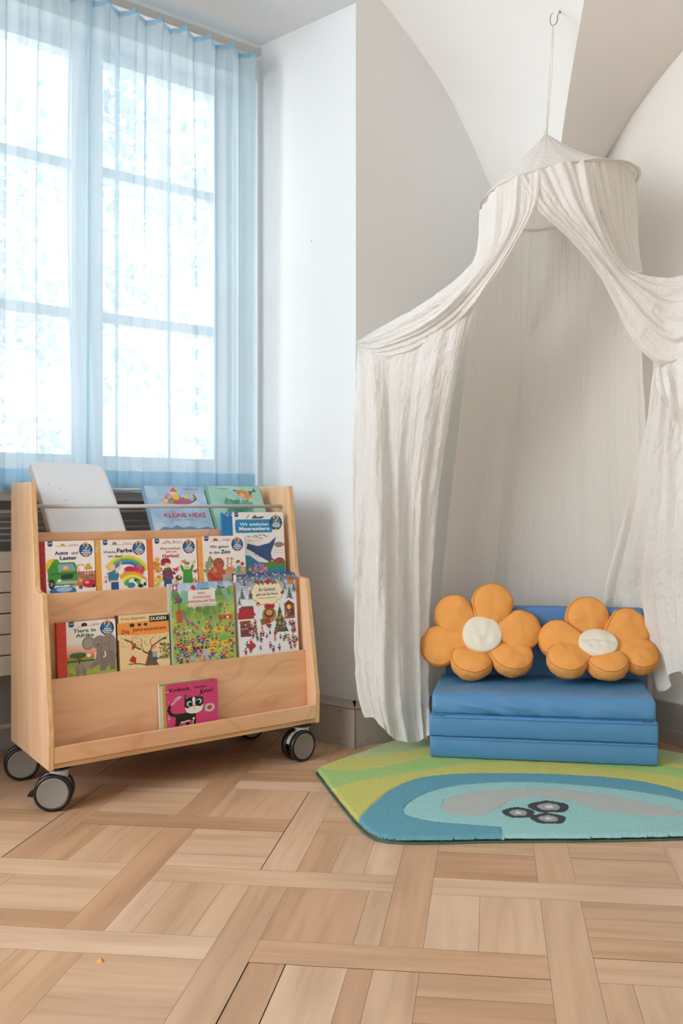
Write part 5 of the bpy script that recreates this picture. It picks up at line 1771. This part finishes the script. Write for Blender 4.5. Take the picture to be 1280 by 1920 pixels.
L0 = [
 [(668, 641, 2.770), (666, 690, 2.765), (665, 750, 2.745), (662, 900, 2.72), (661, 1050, 2.70), (662, 1200, 2.68), (672, 1300, 2.62), (686, 1342, 2.60)],
 [(675, 640, 2.760), (682, 690, 2.735), (684, 780, 2.71), (681, 900, 2.70), (678, 1050, 2.68), (680, 1200, 2.65), (691, 1305, 2.59), (704, 1352, 2.57)],
 [(692, 636, 2.735), (698, 690, 2.70), (702, 780, 2.68), (701, 900, 2.665), (704, 1050, 2.65), (709, 1200, 2.62), (718, 1320, 2.58), (731, 1380, 2.57)],
 [(730, 624, 2.68), (730, 700, 2.69), (727, 800, 2.70), (724, 920, 2.70), (730, 1060, 2.69), (738, 1200, 2.65), (748, 1320, 2.61), (762, 1392, 2.60)],
 [(778, 602, 2.60), (768, 690, 2.64), (758, 800, 2.69), (752, 920, 2.72), (756, 1060, 2.73), (762, 1200, 2.70), (772, 1320, 2.65), (782, 1390, 2.62)],
 [(828, 575, 2.52), (806, 690, 2.60), (790, 800, 2.68), (778, 920, 2.73), (778, 1060, 2.75), (782, 1200, 2.73), (788, 1320, 2.67), (796, 1384, 2.63)],
 [(870, 560, 2.46), (843, 680, 2.57), (820, 800, 2.68), (804, 920, 2.74), (797, 1060, 2.77), (795, 1200, 2.76), (797, 1310, 2.70), (803, 1378, 2.64)],
 [(893, 556, 2.44), (862, 680, 2.58), (842, 800, 2.72), (826, 920, 2.79), (815, 1060, 2.82), (806, 1200, 2.82), (803, 1300, 2.80), (804, 1364, 2.76)],
]
sheet('drape', L0, M['muslin'], 200, 260, [(5, .011, 1.4, [.3, .9, 1]), (11, .003, 1.4, [.5, .8, 1]), (29, .0007, .4, [.8, .6, .3])], .0035, 'left side drape hanging from the pier corner to the rug', 4, .001)

B_ = [
 [(899, 392, 2.60), (884, 500, 2.66), (868, 700, 2.78), (840, 1000, 2.86), (815, 1250, 2.88), (808, 1340, 2.88)],
 [(918, 408, 2.70), (905, 550, 2.78), (890, 760, 2.88), (865, 1000, 2.95), (850, 1250, 2.96), (845, 1340, 2.96)],
 [(955, 425, 2.79), (950, 600, 2.88), (940, 800, 2.98), (925, 1050, 3.03), (915, 1250, 3.04), (910, 1330, 3.04)],
 [(1010, 429, 2.835), (1008, 600, 2.93), (1005, 800, 3.02), (1000, 1050, 3.06), (995, 1250, 3.07), (995, 1330, 3.07)],
 [(1065, 418, 2.83), (1068, 600, 2.88), (1075, 800, 2.94), (1085, 1050, 2.98), (1090, 1250, 2.98), (1090, 1330, 2.98)],
 [(1120, 398, 2.78), (1122, 600, 2.80), (1130, 800, 2.84), (1145, 1050, 2.87), (1152, 1250, 2.87), (1155, 1330, 2.87)],
 [(1168, 368, 2.70), (1172, 600, 2.71), (1180, 800, 2.75), (1192, 1050, 2.78), (1200, 1250, 2.79), (1200, 1330, 2.79)],
 [(1192, 338, 2.60), (1198, 500, 2.61), (1207, 700, 2.66), (1216, 950, 2.72), (1222, 1200, 2.755), (1222, 1320, 2.755)],
]
sheet('drape', B_, M['muslinback'], 260, 150, [(6, .008, 1, [.5, 1, .8]), (22, .0014, .6, [1, .6, .3]), (55, .0005, .3, [1, .6, .2])], .002, 'sheer rear drape hanging behind the foam mat', 5)

R_ = [
 [(963, 336, 2.39), (1006, 392, 2.375), (1070, 452, 2.40), (1120, 510, 2.42), (1150, 565, 2.43), (1182, 630, 2.44), (1222, 676, 2.44), (1252, 684, 2.43), (1290, 668, 2.40), (1345, 640, 2.36)],
 [(985, 327, 2.38), (1030, 392, 2.37), (1088, 452, 2.39), (1133, 508, 2.405), (1165, 555, 2.41), (1203, 605, 2.41), (1240, 640, 2.41), (1268, 648, 2.40), (1300, 630, 2.37), (1345, 600, 2.35)],
 [(1015, 317, 2.37), (1052, 390, 2.365), (1104, 452, 2.38), (1146, 508, 2.40), (1180, 545, 2.40), (1217, 585, 2.40), (1250, 608, 2.40), (1280, 610, 2.38), (1310, 592, 2.36), (1345, 570, 2.35)],
 [(1050, 306, 2.362), (1078, 385, 2.36), (1118, 450, 2.38), (1156, 506, 2.40), (1190, 535, 2.40), (1226, 560, 2.40), (1256, 573, 2.40), (1288, 570, 2.38), (1315, 555, 2.36), (1345, 540, 2.35)],
 [(1085, 301, 2.365), (1102, 380, 2.365), (1130, 448, 2.39), (1163, 505, 2.41), (1196, 524, 2.41), (1230, 538, 2.41), (1260, 542, 2.40), (1288, 536, 2.39), (1318, 525, 2.38), (1345, 515, 2.37)],
 [(1110, 299, 2.375), (1121, 380, 2.38), (1142, 446, 2.40), (1170, 500, 2.42), (1200, 514, 2.42), (1232, 520, 2.42), (1260, 520, 2.41), (1288, 512, 2.40), (1318, 500, 2.39), (1345, 490, 2.38)],
]
sheet('drape', R_, M['muslin'], 150, 200, [(4, .008, .8, [.5, 1.1, .8]), (9, .003, .5, [1, 1, .5])], .002, 'right front swag gathered and pulled to the right wall', 8)
V_ = [
 [(1108, 299, 2.375), (1125, 380, 2.40), (1145, 450, 2.43), (1165, 505, 2.45)],
 [(1135, 299, 2.40), (1146, 380, 2.42), (1158, 450, 2.45), (1175, 505, 2.47)],
 [(1160, 304, 2.45), (1167, 380, 2.47), (1172, 450, 2.49), (1186, 508, 2.50)],
 [(1180, 313, 2.51), (1185, 380, 2.52), (1188, 450, 2.53), (1198, 508, 2.53)],
 [(1192, 335, 2.60), (1195, 400, 2.60), (1197, 450, 2.60), (1204, 512, 2.60)],
]
sheet('drape', V_, M['muslinback'], 70, 60, [(6, .004, .5, None), (14, .0015, .5, None)], .002, 'thin veil of cloth on the right of the hoop', 9)
T_ = [
 [(1226, 676, 2.47), (1214, 780, 2.56), (1186, 900, 2.68), (1158, 1010, 2.79), (1136, 1105, 2.86), (1128, 1200, 2.89), (1128, 1290, 2.89)],
 [(1232, 680, 2.45), (1220, 790, 2.53), (1200, 910, 2.65), (1180, 1020, 2.76), (1166, 1110, 2.83), (1166, 1200, 2.86), (1168, 1290, 2.86)],
 [(1238, 684, 2.45), (1228, 800, 2.50), (1216, 920, 2.60), (1205, 1030, 2.70), (1200, 1115, 2.78), (1212, 1205, 2.785), (1226, 1292, 2.76)],
 [(1245, 686, 2.44), (1236, 800, 2.47), (1228, 920, 2.55), (1218, 1030, 2.63), (1214, 1120, 2.71), (1230, 1210, 2.70), (1246, 1294, 2.67)],
 [(1254, 684, 2.43), (1246, 800, 2.45), (1243, 920, 2.50), (1236, 1020, 2.56), (1234, 1100, 2.62), (1246, 1180, 2.63), (1262, 1262, 2.61)],
 [(1268, 678, 2.42), (1262, 800, 2.43), (1260, 920, 2.46), (1256, 1020, 2.50), (1256, 1100, 2.55), (1264, 1180, 2.56), (1277, 1262, 2.56)],
 [(1290, 668, 2.40), (1290, 800, 2.41), (1290, 920, 2.43), (1290, 1020, 2.46), (1292, 1100, 2.50), (1296, 1180, 2.51), (1300, 1260, 2.51)],
 [(1330, 645, 2.38), (1330, 800, 2.38), (1330, 920, 2.39), (1335, 1020, 2.42), (1335, 1100, 2.44), (1335, 1180, 2.45), (1335, 1255, 2.45)],
]
sheet('drape', T_, M['muslin'], 170, 170, [(5, .012, .9, [.5, 1, 1]), (11, .003, .7, [.6, 1, 1])], .003, 'hanging tail of cloth on the right beside the mat', 12, .001)
K_ = [
 [(1228, 690, 2.43), (1226, 715, 2.40), (1229, 735, 2.385), (1236, 754, 2.40)],
 [(1240, 688, 2.42), (1242, 715, 2.375), (1244, 740, 2.365), (1248, 764, 2.39)],
 [(1256, 682, 2.41), (1260, 715, 2.37), (1262, 750, 2.355), (1262, 786, 2.385)],
 [(1275, 670, 2.40), (1280, 715, 2.36), (1281, 760, 2.345), (1281, 801, 2.38)],
 [(1310, 655, 2.38), (1315, 715, 2.345), (1316, 770, 2.335), (1316, 812, 2.37)],
]
sheet('ruffle', K_, M['muslin'], 60, 50, [(3, .008, .5, [.4, 1, 1])], .003, 'gathered ruffle of cloth under the right swag', 15)
